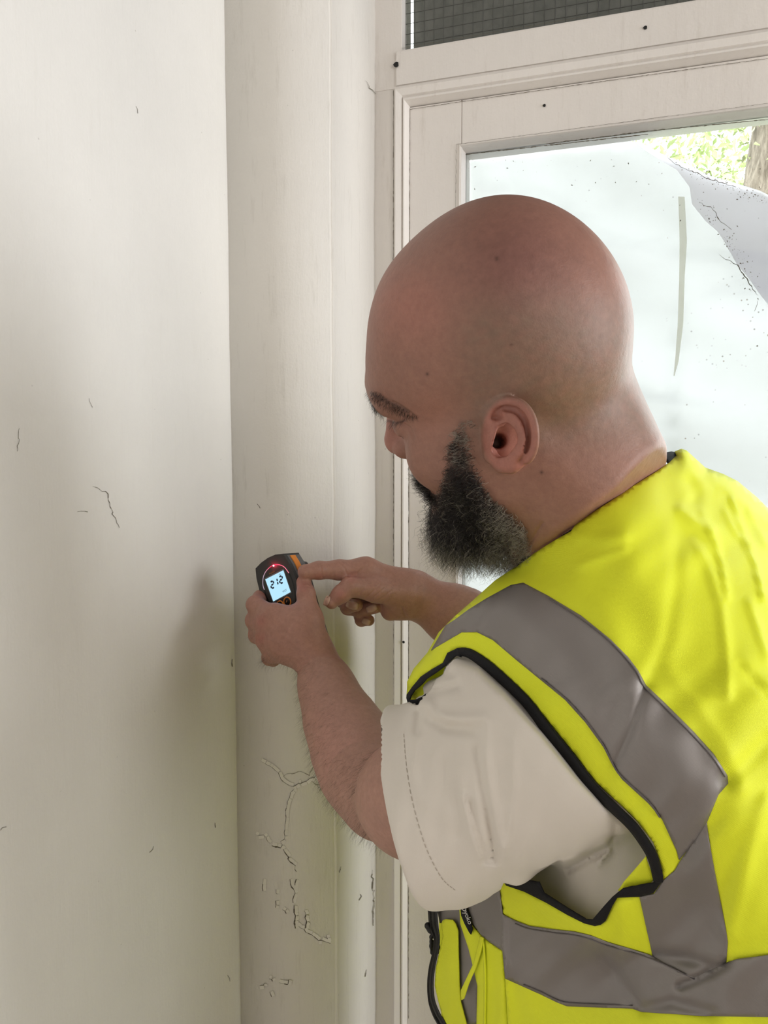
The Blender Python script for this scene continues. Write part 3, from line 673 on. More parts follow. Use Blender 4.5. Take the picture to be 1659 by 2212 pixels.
# creases: polyline, width px, amplitude m (negative = ridge towards the viewer)
CR=[([(1518,1105),(1540,1150),(1562,1230),(1572,1290)],7,-.0035),([(1582,1078),(1600,1130),(1630,1210),(1650,1290)],6,-.004),([(1563,1100),(1590,1150),(1620,1180)],6,-.003),([(1500,1170),(1530,1215),(1560,1310),(1570,1400),(1572,1500)],11,-.003),
([(1465,1150),(1460,1260),(1440,1380),(1400,1480)],16,.0022),([(1250,1160),(1300,1165),(1350,1160)],12,-.0022),([(1250,1222),(1300,1205),(1350,1187)],7,-.0022),([(1470,1100),(1500,1125),(1535,1145)],12,-.005),([(1490,1040),(1505,1065),(1500,1080)],14,.004),
([(1500,1170),(1470,1110),(1440,1060)],20,.002),([(1180,1165),(1175,1200),(1165,1235)],8,-.0025),([(1080,1254),(1040,1340),(1010,1372)],10,-.002),([(1020,1300),(1000,1340),(985,1370)],8,-.0015),
([(1395,1480),(1360,1580),(1328,1650)],9,.0022),([(1573,1685),(1540,1770),(1470,1860)],26,.004),([(1573,1685),(1620,1640),(1659,1600)],22,.004),([(1659,1730),(1620,1830),(1590,1950),(1575,2010)],20,-.004),
([(1450,1450),(1520,1540),(1580,1640),(1600,1700)],18,-.002),([(1600,1440),(1659,1500)],8,.003),([(1620,1300),(1659,1420)],10,-.003),([(1420,2062),(1480,2070),(1530,2085)],14,.0055),([(1470,2130),(1540,2100),(1569,2080)],10,.0050),
([(1300,2070),(1350,2130),(1385,2180)],14,.0045),([(1400,2180),(1450,2165),(1540,2190)],14,.0045),([(1085,1910),(1088,1975),(1089,2060),(1092,2114),(1098,2212)],5,-.003),([(1040,2020),(1060,2080),(1075,2212)],10,-.003),
([(1150,1960),(1180,1990)],14,.003),([(1110,2130),(1130,2212)],16,.003),([(1345,1960),(1350,2010),(1340,2050)],18,-.003),([(1200,1220),(1300,1260),(1420,1300)],50,.003),([(1620,1110),(1659,1180)],8,-.003),([(1540,1030),(1600,1080),(1659,1130)],9,-.003)]
def vnoise(x,y):
    return .0012*np.sin(x/37+1.3*np.sin(y/61))*np.sin(y/53+np.sin(x/83))+.0006*np.sin(x/17+y/29+2*np.sin(y/47))+.0008*np.sin((x-.7*y)/31+1.5*np.sin(x/71))
def vdep(x,y,curl=True,cr=True):
    d=vd0(x,y); x=np.asarray(x,float).ravel();y=np.asarray(y,float).ravel()
    if cr:
        d=d+vnoise(x,y)
        for pl,w,a in CR: d=d+a*np.exp(-(seg_d(x,y,pl)/w)**2)
    if curl:
        for S_,w,amp in ((SIL,46,.030),(SIL2,40,.022)):
            t=np.clip(seg_d(x,y,S_)/w,0,1); d=d+amp*(1-np.sqrt(1-(1-t)**2+1e-9))
    return d
def patch(name,poly,step,off,thick,mt,parent,hem=0,depth=None,label=None,**kw):
    v,f=tri_patch(poly,step)
    d=(depth or vdep)(v[:,0],v[:,1])-off
    if hem: # the cloth edge rolls in a little
        pl=np.array(list(poly)+[poly[0]],float); e=seg_d(v[:,0],v[:,1],list(map(tuple,pl))); d=d+hem*np.exp(-(e/3.)**2)
    c=np.stack([(v[:,0]-CX)/F*d,(v[:,1]-CY)/F*d,d],1)
    # orient towards the viewer and give the cloth a thickness
    a,b,cc=v[f[:,0]],v[f[:,1]],v[f[:,2]]; cr=(b[:,0]-a[:,0])*(cc[:,1]-a[:,1])-(b[:,1]-a[:,1])*(cc[:,0]-a[:,0])
    f=np.where((cr>0)[:,None],f[:,::-1],f)
    o=mesh(name,PW(c),f,mt,parent,label=label)
    md=o.modifiers.new('thickness','SOLIDIFY'); md.thickness=thick; md.offset=-1
    for k_,v_ in kw.items(): o[k_]=v_
    return o
def c5(l): return [(850+x*.4876,1200+y*.4876) for x,y in l]
def c8(l): return [(1059+x*.3617,1812+y*.3617) for x,y in l]
def c4(l): return [(850+x*.2411,1800+y*.2411) for x,y in l]
def c3(l): return [(1050+x*.367,940+y*.367) for x,y in l]
def cz(l): return [(860+x*.12055,1380+y*.12055) for x,y in l]
# materials of the clothes
def cloth(name,col,rough,sc=900,bd=.00015,sheen=.0,var=.06):
    m=mat(name,col,rough,.25); v=coord(m)
    w=N(m,'ShaderNodeTexWave'); w.inputs['Scale'].default_value=sc; w.inputs['Distortion'].default_value=1; w.bands_direction='DIAGONAL'; L(m,v,w.inputs['Vector'])
    c=mixc(m,noise(m,v,14,4,.6),col,tuple(x*(1-var) for x in col)); L(m,c,BS(m).inputs['Base Color'])
    L(m,bump(m,noise(m,v,900,2,.5),bd,.5,bump(m,w.outputs['Fac'],bd,.4)),BS(m).inputs['Normal'])
    if sheen: BS(m).inputs['Sheen Weight'].default_value=sheen
    return m
M_HV=cloth('fluorescent_yellow_polyester',(.75,.81,.03),.62,620,.0002)
M_BAND=cloth('grey_reflective_tape',(.235,.215,.205),.42,700,.00006,0,.08); BS(M_BAND).inputs['Metallic'].default_value=.25
M_BLACK=cloth('black_binding',(.008,.008,.010),.75,900,.0002)
M_TEE=cloth('stone_cotton_jersey',(.68,.63,.565),.85,1400,.00012,.2,.04)
M_ZIP=mat('black_zip_plastic',(.012,.012,.012),.45)
per=empty('person',PW(np.array([[.36,1.5,.55]]))[0]*np.array([1,1,0]),'bald bearded man in a yellow high-visibility vest pointing at a handheld meter','person')
vest=mesh('vest',[(0,0,0)],[],None,per)   # replaced below
bpy.data.objects.remove(vest)
pip_out=c5([(290,412),(345,430),(420,475),(500,540),(600,645),(700,755),(800,880),(900,1010),(1000,1100),(1080,1180),(1150,1270),(1185,1375)])+[(1430,1881),(1430,1904)]
low_out=c8([(1025,255),(975,325),(900,345),(760,350),(730,400),(690,490),(660,512),(625,520),(560,505),(460,455),(330,380),(200,315),(72,240)])
collar=c3([(185,770),(290,690),(400,620),(500,565),(530,520),(650,440),(800,345),(880,290),(1000,215),(1080,160),(1120,120),(1110,95),(1150,80),(1180,90),(1290,190),(1400,230),(1480,270),(1600,370),(1659,430)])
tipl=cz([(1050,170),(880,250),(800,430),(600,545),(400,680),(250,860),(150,1000),(145,1060)])
silh=c5([(60,585),(60,560),(90,500),(150,430),(200,340),(270,270),(350,200),(450,110),(540,50)])
main=collar+[(1760,1180),(1900,1320),(2050,1500),(2150,1800),(2200,2200),(2200,2600),(1100,2600),(1097,2212),(1091,2114),(1085,2054),(1084,1975),(1077,1910)]+low_out[::-1]+pip_out[::-1]+tipl+silh
vest=patch('vest',main,9,0,.0011,M_HV,per,.001,label='fluorescent yellow polyester vest with black binding')
band1=c5([(165,420),(230,310),(270,285),(330,240),(410,190),(520,130),(575,120),(680,175),(830,265),(960,370),(1040,450),(1085,510),(1120,575),(1200,650),(1330,780),(1420,880),(1480,975),(1483,1010),(1440,1060),(1390,1180),(1340,1260),(1265,1350),(1255,1310),(1190,1170),(1130,1100),(1010,990),(970,930),(930,850),(850,740),(760,640),(650,550),(540,460),(440,375),(370,340),(300,340)])
patch('reflective_band',band1,7,.0016,.0006,M_BAND,vest,.0008,label='grey band over the left shoulder')
band2=[(1527,1776),(1531,1812),(1544,1881),(1562,1978),(1572,2036),(1569,2080),(1540,2110),(1470,2140),(1412,2075),(1395,2000),(1381,1937),(1412,1932),(1432,1903),(1457,1881),(1468,1861),(1500,1815)]
patch('reflective_band',band2,7,.0014,.0006,M_BAND,vest,.0006,label='grey band running down the back')
band3=[(1008,1950),(1077,1908),(1085,1975),(1113,1989),(1142,2000),(1204,2009),(1240,2013),(1276,2022),(1312,2036),(1410,2065),(1470,2100),(1500,2112),(1569,2079),(1594,2071),(1659,2063),(1760,2050),(1900,2045),(2100,2060),(2110,2190),(1900,2185),(1760,2190),(1659,2197),(1522,2195),(1385,2186),(1366,2179),(1225,2174),(1204,2166),(1167,2148),(1131,2132),(1091,2114),(1085,2054),(1059,2036),(1040,2021),(1020,1993)]
patch('reflective_band',band3,7,.0022,.0006,M_BAND,vest,.0006,label='grey band around the waist')
# stitch lines along the bands
def strip(name,line,w,off,mt,parent,depth=None,kind=None,label=None,wf=None,thick=.0006):
    l=spl(line,4); V=[]; n=len(l)
    t=np.gradient(l,axis=0); t/=np.linalg.norm(t,axis=1)[:,None]+1e-9; nn=np.stack([-t[:,1],t[:,0]],1)
    W=np.full(n,w) if wf is None else np.interp(np.linspace(0,1,n),np.linspace(0,1,len(wf)),wf)
    ks=5; rows=[]
    for j in range(ks):
        u=-1+2*j/(ks-1); q=l+nn*W[:,None]*u; d=(depth or vdep)(q[:,0],q[:,1])-off*(1-.75*u*u); rows.append(np.stack([(q[:,0]-CX)/F*d,(q[:,1]-CY)/F*d,d],1))
    V=PW(np.concatenate(rows)); Fq=[(j*n+i,j*n+i+1,(j+1)*n+i+1,(j+1)*n+i) for j in range(ks-1) for i in range(n-1)]
    o=mesh(name,V,Fq,mt,parent,True,kind,label); md=o.modifiers.new('thickness','SOLIDIFY'); md.thickness=thick; md.offset=0; return o
M_ST=mat('grey_thread',(.13,.115,.115),.8)
strip('stitching',c5([(690,190),(830,280),(950,372),(1030,455),(1080,520),(1110,580),(1195,665),(1320,790),(1410,890),(1470,980)]),.9,.0024,M_ST,vest)
strip('stitching',c5([(655,545),(760,632),(850,730),(930,842),(970,920),(1010,980),(1130,1090),(1180,1160)]),.9,.0024,M_ST,vest)
strip('stitching',[(1113,1995),(1142,2006),(1204,2016),(1240,2020),(1276,2029),(1312,2043),(1410,2072),(1500,2115)],.9,.0030,M_ST,vest)
strip('stitching',[(1131,2127),(1167,2142),(1204,2160),(1240,2167),(1366,2172)],.9,.0030,M_ST,vest)
# black binding round the armhole
strip('binding',cz([(1050,235),(1250,250),(1500,400),(1800,650),(2300,1130)])+c5([(600,740),(720,865)])[:0]+[( (a[0]+b[0])/2,(a[1]+b[1])/2) for a,b in zip(c5([(700,755),(800,880),(900,1010),(1000,1100),(1080,1180),(1150,1270)]),c5([(660,790),(755,905),(850,1030),(950,1135),(1040,1220),(1105,1320)]))]+[(1413,1860),(1421,1895),(1422,1906)],10,.0040,M_BLACK,vest,label='black binding behind the arm',wf=[8,10,11,11,11,11,11,11,11,11,11,9])
patch('binding',c8([(1028,190),(1030,250),(975,325),(900,347),(760,352),(730,400),(690,490),(660,514),(625,522),(560,505),(460,455),(330,380),(200,315),(95,280),(68,240),(100,218),(200,243),(290,258),(318,322),(470,420),(570,480),(610,482),(680,400),(730,345),(790,297),(880,278),(985,262),(975,200)]),6,.0034,.0010,M_BLACK,vest,.001,label='black binding under the arm')
patch('binding',cz([(1090,170),(1050,172),(880,250),(800,430),(600,545),(400,680),(250,860),(150,1000),(145,1060),(170,1150),(200,1100),(230,1010),(300,920),(350,880),(400,835),(500,720),(700,590),(850,480),(990,340),(1040,295),(1120,330)]),4,.0040,.0010,M_BLACK,vest,.0008,label='black binding at the shoulder tip')
def dfront(x,y): # far side of the armhole: the front panel's edge, behind the shoulder tip
    return vdep(x,y,False,False)+.004+.0003*np.clip(np.asarray(x).ravel()-880,0,200)
patch('binding',cz([(170,1090),(200,1090),(300,1090),(420,1040),(520,960),(620,1000),(620,1150),(470,1190),(380,1235),(290,1245),(210,1210),(170,1140)]),4,.006,.0012,M_BLACK,vest,.001,depth=dfront)
patch('vest_lining',cz([(200,1095),(230,1000),(330,880),(500,700),(850,470),(1050,280),(1500,500),(1500,900),(700,1100),(540,990),(420,1045),(300,1095)]),5,-.010,.0008,M_HV,vest,.001,depth=dfront,label='inside of the yellow vest front')
patch('vest_lining',[(1395,1850),(1413,1900),(1395,1918),(1345,1925),(1335,1924),(1348,1904),(1377,1871)],5,-.0035,.0008,M_HV,vest,.001)
# black neck binding and the turned-over collar behind the neck
patch('binding',c3([(178,772),(200,745),(225,690),(270,640),(360,560),(480,480),(600,410),(740,330),(860,290),(900,275),(880,292),(800,350),(650,445),(535,525),(505,568),(400,625),(290,695),(190,775)]),5,-.004,.0012,M_BLACK,vest,.001,label='black neck binding')
patch('binding',[(1431,983),(1438,977),(1450,975),(1462,977),(1466,986),(1456,994),(1446,1002)],4,-.018,.0012,M_BLACK,vest,.001,label='black neck binding behind the nape')
# front of the vest, hanging from the chest: loft of rows from the shoulder line down to the hem
def loft(name,rows,mt,parent,n=26,label=None,thick=.0011):
    R_=[spl(np.array([P(*p) for p in r_]),8) for r_ in rows]
    R2=[]
    for r_ in R_:
        s_=np.linspace(0,len(r_)-1,n); R2.append(np.stack([np.interp(s_,np.arange(len(r_)),r_[:,k]) for k in range(3)],1))
    R2=np.array(R2); G=np.stack([spl(R2[:,j],8) for j in range(n)],1); m=len(G)
    G=G+ (np.sin(np.linspace(0,9,n))[None,:,None]*np.sin(np.linspace(0,4,m))[:,None,None])*np.array([.001,0,.003])
    Fq=[(i*n+j,i*n+j+1,(i+1)*n+j+1,(i+1)*n+j) for i in range(m-1) for j in range(n-1)]
    o=mesh(name,PW(G.reshape(-1,3)),Fq,mt,parent,label=label); md=o.modifiers.new('thickness','SOLIDIFY'); md.thickness=thick; md.offset=0; return o
loft('front_panel',[[(905,1450,.665),(965,1370,.645),(1040,1300,.635),(1113,1236,.640)],[(950,1600,.72),(1000,1530,.715),(1060,1480,.72),(1125,1400,.72)],[(945,1800,.755),(985,1780,.74),(1030,1760,.735),(1085,1740,.73)],[(948,1935,.765),(990,1935,.745),(1040,1925,.72),(1085,1915,.69)],[(955,2212,.77),(1000,2212,.74),(1050,2212,.71),(1095,2212,.67)],[(980,2600,.77),(1020,2600,.74),(1060,2600,.71),(1105,2600,.67)]],M_HV,vest,label='left front panel of the vest')
loft('front_panel',[[(1135,1240,.70),(1220,1220,.76),(1330,1230,.84),(1450,1280,.90)],[(1080,1500,.78),(1180,1500,.83),(1300,1500,.90),(1450,1500,.95)],[(975,1900,.80),(1080,1850,.86),(1250,1800,.92),(1450,1780,.95)],[(975,2212,.80),(1100,2212,.86),(1250,2200,.92),(1450,2180,.95)],[(1000,2600,.80),(1110,2600,.86),(1260,2600,.92),(1450,2600,.95)]],M_HV,vest,label='right front panel of the vest')
# visible lower front: zip edge, tape, yellow strips, woven label
def dlow(x,y):
    x=np.asarray(x,float).ravel();y=np.asarray(y,float).ravel(); return vdep(x,y,False,False)+.0012*np.sin(x/6.)+.001*np.sin(y/33.)
patch('reflective_band',[(938,1922),(990,1940),(1012,1945),(1030,2000),(1032,2115),(1031,2212),(1000,2212),(985,2120),(985,2010),(976,1990),(950,1994),(941,1950)],5,-.010,.0006,M_BAND,vest,.0006,depth=dlow,label='grey band on the left front')
patch('front_strip',[(953,1996),(956,1988),(963,1985),(978,1987),(984,1995),(989,2010),(990,2060),(992,2120),(995,2165),(1008,2215),(1020,2300),(975,2300),(960,2212),(947,2165),(939,2130),(941,2090),(950,2050),(956,2022)],4,-.002,.0008,M_HV,vest,.0008,depth=dlow,label='bright yellow front edge strip')
patch('front_strip',[(992,1962),(997,1950),(1012,1990),(1038,2021),(1060,2038),(1085,2055),(1091,2114),(1098,2212),(1104,2300),(1028,2300),(1029,2212),(1031,2130),(1022,2090),(1012,2050),(1002,2020),(994,1995)],5,.000,.0008,M_HV,vest,.0008,depth=dlow,label='yellow strip beside the seam')
patch('loop',[(1036,2022),(1044,2026),(1038,2058),(1028,2092),(1012,2128),(1002,2158),(996,2161),(995,2140),(1008,2112),(1022,2082),(1030,2050)],3,.006,.0008,M_HV,vest,.0006,depth=dlow)
strip('seam',[(1043,2026),(1046,2060),(1048,2120),(1047,2212),(1047,2260)],2.2,.0035,M_HV,vest,depth=dlow)
lab=patch('woven_label',[(993,1951),(1003,1950),(1013,1978),(1020,2004),(1020,2010),(1017,2019),(1013,2014),(1003,1995),(996,1978)],3,.0040,.0006,M_BLACK,vest,.0003,depth=dlow,label='black label with white lettering')
def txt(s,size,fn,name,mt,parent,ext=0,kind='text'):
    c=bpy.data.curves.new(name,'FONT'); c.body=s; c.size=size; c.resolution_u=2; o=bpy.data.objects.new(name,c); COL.objects.link(o)
    bpy.context.view_layer.update(); me=bpy.data.meshes.new_from_object(o.evaluated_get(bpy.context.evaluated_depsgraph_get())); bpy.data.objects.remove(o)
    co=np.array([v.co for v in me.vertices]); new=fn(co)
    for v_,c_ in zip(me.vertices,new): v_.co=c_
    me.materials.clear(); me.materials.append(mt); q=bpy.data.objects.new(name,me); COL.objects.link(q); q.parent=parent; return q
M_WHT=mat('white_thread',(.70,.68,.64),.7)
def lb(co):
    d=np.array([.37,.93]); n_=np.array([.93,-.37]); px=np.array([1001.,1970.])+co[:,0:1]*d+co[:,1:2]*n_
    z=dlow(px[:,0],px[:,1])-.0055; return PW(np.stack([(px[:,0]-CX)/F*z,(px[:,1]-CY)/F*z,z],1))
txt('yoko',15,lb,'lettering',M_WHT,lab)
V=[];Fq=[]
for i in range(24):
    a=i*math.pi/12
    for r_ in (.72,1.): V.append((-7.5+7.5*r_*math.cos(a),4+4.6*r_*math.sin(a),0))
for i in range(24): Fq.append((2*i,2*i+1,(2*i+3)%48,(2*i+2)%48))
k=len(V); V+=[(-7.5+2.2*math.cos(i*math.pi/5),4+1.4*math.sin(i*math.pi/5),0) for i in range(10)]; Fq.append(tuple(range(k,k+10)))
mesh('emblem',lb(np.array(V)),Fq,M_WHT,lab,False)
# zip tape, teeth, slider
zl=[(931,1918),(934,1960),(937,2000),(944,2028),(941,2058),(934,2088),(930,2122),(932,2160),(942,2190),(956,2216),(985,2280)]
zp=strip('zip',zl,9,-.002,M_ZIP,vest,depth=dlow,wf=[9,10,9.5,6,5,6,6.5,7,8,8.5,9],label='black zip hanging open')
bm=bmesh.new(); l=spl(zl,24)
for i in range(0,len(l)-1,2):
    q=l[i]; d=dlow(q[:1],q[1:2])[0]+.0005; c=P(q[0]-5,q[1],d)
    m=bmesh.ops.create_cube(bm,size=1)['verts']
    for v_ in m: v_.co=Vector(PW(c+np.array([v_.co.x*.0020,v_.co.y*.0011,v_.co.z*.0016])[None]*1.)[0] if False else PW((c+np.array([v_.co.x*.0020,v_.co.y*.0011,v_.co.z*.0016]))[None])[0])
o=bmo('zip_teeth',bm,M_ZIP,zp); o['kind']='stuff'
def camblob(name,prims,h,mt,parent,**k):
    Fd=Field()
    lo=np.full(3,9.);hi=-lo
    for a,b,ra,rb in prims:
        Fd.cone(a,b,ra,rb,.0015); lo=np.minimum(lo,np.minimum(a,b)-max(ra,rb)); hi=np.maximum(hi,np.maximum(a,b)+max(ra,rb))
    v_,f_=nets(Fd,lo-.004,hi+.004,h); return mesh(name,PW(v_),f_,mt,parent,True,**k)
dz=.735
camblob('zip_slider',[(P(924,2000,dz-.004),P(931,2008,dz-.004),.0032,.0036),(P(931,2008,dz-.004),P(936,2012,dz-.004),.0036,.003)],.0006,M_ZIP,zp)
ring_=[(936,2016),(931,2024),(931,2045),(933,2058),(938,2063),(944,2058),(947,2046),(945,2026),(936,2016)]
camblob('zip_pull',[(P(*ring_[i],dz-.006),P(*ring_[i+1],dz-.006),.0014,.0014) for i in range(8)]+[(P(933,2022,dz-.006),P(944,2026,dz-.006),.0014,.0014),(P(932,2034,dz-.006),P(945,2036,dz-.006),.0016,.0016),(P(932,2042,dz-.006),P(945,2044,dz-.006),.0016,.0016)],.0006,M_ZIP,zp)
# ---------------------------------------------------------------- t-shirt (trunk and both sleeves) under the vest
T=Field()
sx=np.array([.8,-.05,.6]); fx_=np.array([-.6,0,.8])
MT=np.stack([sx/np.linalg.norm(sx),np.array([0,1.,0]),fx_],1)
def tell(c,r,k): T.ell(np.array(c,float),r,k,1,MT)
tell((.285,.13,.665),(.175,.13,.105),.05); tell((.275,.28,.640),(.155,.16,.115),.06); tell((.295,.46,.62),(.16,.18,.12),.06)
T.cone(P(1350,1170,.60),P(1350,1240,.60),.062,.08,.05)
HEM=P(935,1735,.615); SHD=P(1230,1560,.545)
T.cone(SHD,HEM,.0800,.0725,.03); T.cone(HEM,HEM+np.array([-.055,-.004,.03]),.0725,.068,.02)
T.cone(P(1003,1856,.605),P(1055,1820,.59),.024,.036,.02)
T.cone(P(1003,1512,.625),P(1060,1520,.575),.027,.040,.03)
T.cone(P(1150,1880,.67),P(1300,1950,.625),.045,.055,.03)
T.cone(np.array([.405,.08,.80]),np.array([.33,.17,.90]),.075,.068,.03)
ax_=(HEM-SHD)/np.linalg.norm(HEM-SHD)
axn=np.array([-.95,.27,.14]); axn/=np.linalg.norm(axn); hp=P(884,1745,.63)
def tee(p):
    f=T(p); px,py=proj(p)
    m=np.abs(f)<.03
    if m.any():
        q=p[m]; X,Y=px[m],py[m]; g=f[m]
        # fabric wrinkles
        on=np.exp(-((q-(.6*HEM+.4*SHD))**2).sum(1)/.09**2)
        w=np.zeros(len(q))
        for pl,wd_,a in TC: w+=a*np.exp(-(seg_d(X,Y,pl)/wd_)**2)
        w+=.0008*np.sin(X/19+np.sin(Y/43)*2)*np.sin(Y/37)+.0006*np.sin(X/9.+Y/51)
        g=g+w*np.clip(on*1.6,0,1)
        # stay behind the vest
        vz=vd0(X,Y)+.010
        ins=seg_d(X,Y,[(985,1415),(1040,1435),(1100,1490),(1180,1580),(1260,1680),(1330,1760),(1395,1850),(1420,1900)])
        inside=inpoly(np.stack([X,Y],1),ARM)
        lim=vz-np.where(inside,ins*.0016,0)
        g=smax(g,(lim-q[:,2])*.25,.003)
        f[m]=g
    # hem: cut square and hollow
    t=(p-hp)@axn; near=np.linalg.norm(p-HEM,axis=1)<.17
    cut=np.where(near,t-.004*np.sin(px/40)*0,-1.)
    f=np.where(near,smax(f,cut,.005),f)
    tt=np.clip((p-SHD)@axn/np.linalg.norm(HEM-SHD),.45,2); cc=SHD+tt[:,None]*(HEM-SHD)
    r_=np.linalg.norm(p-cc,axis=1)-.0700; f=np.where(near,smax(f,-r_,.002),f)
    return f
ARM=np.array([(985,1415),(1040,1435),(1100,1490),(1180,1580),(1260,1680),(1330,1760),(1395,1850),(1420,1900),(1300,1985),(1200,1940),(1085,1905),(1030,2040),(820,2040),(820,1500),(905,1525)],float)
TC=[([(1052,1560),(1050,1640),(1070,1760),(1085,1830)],9,-.0035),([(1032,1620),(1040,1700),(1060,1800),(1065,1860)],8,.0035),([(1110,1600),(1112,1700),(1100,1800),(1090,1850)],8,-.003),([(1000,1720),(1020,1800),(1040,1850)],9,-.003),([(1014,1730),(1030,1800),(1050,1860)],7,.003),
([(925,1520),(935,1545),(990,1552),(1040,1550)],12,-.006),([(930,1548),(960,1572),(1020,1578)],12,.006),([(915,1500),(950,1490),(990,1480)],10,.005),([(905,1540),(900,1580)],9,.004),([(920,1460),(975,1455)],10,.004),
([(1230,1880),(1280,1848),(1320,1830),(1326,1800),(1330,1770)],8,.005),([(1290,1870),(1310,1845),(1325,1820)],7,-.004),([(1220,1860),(1260,1850),(1310,1822)],8,-.003),([(905,1590),(890,1660),(905,1720)],14,-.002),([(960,1640),(980,1730),(985,1800)],16,.002)]
tp,tf=nets(tee,(-.06,-.10,.42),(.56,.66,1.02),.0024,8,1.7)
tshirt=mesh('t_shirt',PW(tp),tf,M_TEE,per,label='stone coloured cotton t-shirt')
from mathutils.bvhtree import BVHTree
tb=BVHTree.FromPolygons([tuple(x) for x in tp],[tuple(int(k) for k in q) for q in tf])
def on(bv,px,py,lift):
    d=Vector(((px-CX)/F,(py-CY)/F,1)).normalized(); h=bv.ray_cast(Vector((0,0,0)),d)
    return None if h[0] is None else np.array(h[0])-np.array(d)*lift
sl=spl([(872,1585),(876,1640),(886,1710),(903,1780),(926,1845),(955,1898),(985,1925)],14); V=[];Fq=[]
for i in range(0,len(sl)-1):
    if i%3==2: continue
    a,b=sl[i],sl[i+1]; t=(b-a)/np.linalg.norm(b-a); n_=np.array([-t[1],t[0]])*.8
    q=[on(tb,*(a-n_),.0005),on(tb,*(a+n_),.0005),on(tb,*(b+n_),.0005),on(tb,*(b-n_),.0005)]
    if any(x is None for x in q) or np.ptp([x[2] for x in q])>.02: continue
    k=len(V); V+=q; Fq.append((k,k+1,k+2,k+3))
if V: o=mesh('hem_stitching',PW(np.array(V)),Fq,mat('beige_thread',(.42,.37,.31),.9),tshirt,False,'stuff')
# ---------------------------------------------------------------- trousers and shoes below the frame
M_TR=cloth('navy_work_trousers',(.03,.035,.05),.8); M_SH=mat('black_boot_leather',(.02,.018,.016),.5)
TB=Field(); hipc=np.array([.33,.60,.60]); dnw=np.array([-dn[2]*0,math.cos(PIT),-math.sin(PIT)]) # straight down in camera space
TB.cone(hipc-.05*dnw,hipc+.06*dnw,.13,.145,.05)
legs=[]
for s in (-1,1):
    hp_=hipc+.05*dnw+sx/np.linalg.norm(sx)*.085*s; fo=fx_*(.05 if s<0 else -.05)
    top=PW(hp_[None])[0]; drop=top[2]; kn=hp_+dnw*(drop*.47)+fx_*.03+fo; an=hp_+dnw*(drop-.10)+fo*2-fx_*.02
    TB.chain([hp_,kn,an],[.095,.068,.055],.04); legs.append(an)
mp_,mf_=nets(TB,(-.05,.40,.25),(.75,1.62,1.0),.006); mesh('trousers',PW(mp_),mf_,M_TR,per)
for an in legs:
    B_=Field(); toe=an+dnw*.062+fx_*.15; heel=an+dnw*.060-fx_*.05
    B_.cone(heel,toe,.038,.036,.02); B_.cone(an,an+dnw*.05,.052,.045,.03)
    def shoe(p,B_=B_): return np.maximum(B_(p),PW(p)[:,2]*-1+.001)
    v_,f_=nets(shoe,np.minimum(heel,toe)-.1,np.maximum(heel,toe)+.1,.004); v_=PW(v_); v_[:,2]=np.maximum(v_[:,2],.001); mesh('boot',v_,f_,M_SH,per)
# ---------------------------------------------------------------- skin tint (with painted vest bounce at the neck) and the body mesh
from mathutils.bvhtree import BVHTree
def normals(v,f):
    n=np.zeros_like(v); a=v[f[:,2]]-v[f[:,0]]; b=v[f[:,3]]-v[f[:,1]]; c=np.cross(a,b)
    for k in range(4): 
        for d in range(3): n[:,d]+=np.bincount(f[:,k],c[:,d],len(v))
    return n/(np.linalg.norm(n,axis=1)[:,None]+1e-12)
bn_=normals(bp,bf)
if (bn_[:200]@np.ones(3)).size and np.mean(((bp-bp.mean(0))*bn_).sum(1))<0: bn_=-bn_; bf=bf[:,::-1].copy()
loc=(bp-HT)@HM     # head-local coordinates
mir=loc.copy(); mir[:,0]=np.abs(mir[:,0]); mc=mir@HM.T+HT; MX,MY=proj(mc); BX,BY=proj(bp)
LYY=loc[:,1]; inhead=(np.linalg.norm(loc-np.array([0,.01,.0]),axis=1)<.19)&(loc[:,2]>-.16)
def gs(x,y,cx,cy,r,e=2): return np.exp(-(((x-cx)/r)**2+((y-cy)/r)**2)**(e/2))
def sstep(x,a,b): t=np.clip((x-a)/(b-a),0,1); return t*t*(3-2*t)
tint=np.tile(np.array([.42,.235,.180]),(len(bp),1))
def blend(m,c,a=1.):
    m=(np.clip(m,0,1)*a)[:,None]; global tint; tint=tint*(1-m)+np.array(c)*m
rn=RNG.normal(0,1,len(bp))
def sn(p,s,ph=0): return np.sin(p[:,0]*s+ph+1.7*np.sin(p[:,1]*s*.7+ph))*np.sin(p[:,1]*s*1.1+1.3*np.sin(p[:,2]*s*.8+2*ph))*np.sin(p[:,2]*s*.9+ph*3+np.sin(p[:,0]*s*.6))
hd=inhead.astype(float)*sstep(loc[:,2],-.16,-.10)
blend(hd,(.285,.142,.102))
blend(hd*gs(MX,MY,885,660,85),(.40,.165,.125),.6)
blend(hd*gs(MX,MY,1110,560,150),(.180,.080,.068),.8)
stub=hd*sstep(MX,930,1060)*sstep(MY,590,720)*(1-sstep(MY,900,1010))
blend(stub*(.75+.25*sn(bp,330,1)),(.185,.128,.092),.75)
blend(hd*gs(BX,BY,930,900,60),(.40,.185,.135),.5)
blend(sstep(-np.hypot((BX-1101)/60,(BY-941)/82),-1.08,-.9)*(bp[:,2]<.56),(.40,.150,.115),.7)
blend(hd*gs(BX,BY,1120,1170,55),(.30,.155,.075),.6)  # yellow bounce off the vest below the beard, painted into the skin tint
blend(hd*gs(loc[:,0]*1000,loc[:,1]*1000,0,112,17)*(loc[:,2]<.01)*(loc[:,2]>-.04),(.42,.165,.135),.6)
blend(((np.abs(loc[:,0])<.024)&(loc[:,1]>.084)&(loc[:,2]<-.0585)&(loc[:,2]>-.074)).astype(float),(.36,.13,.12),.9)
hand=sstep(-BX,-1010,-960)*(bp[:,2]>.88)*(BY<1460)
blend(hand,(.40,.205,.155),.8)
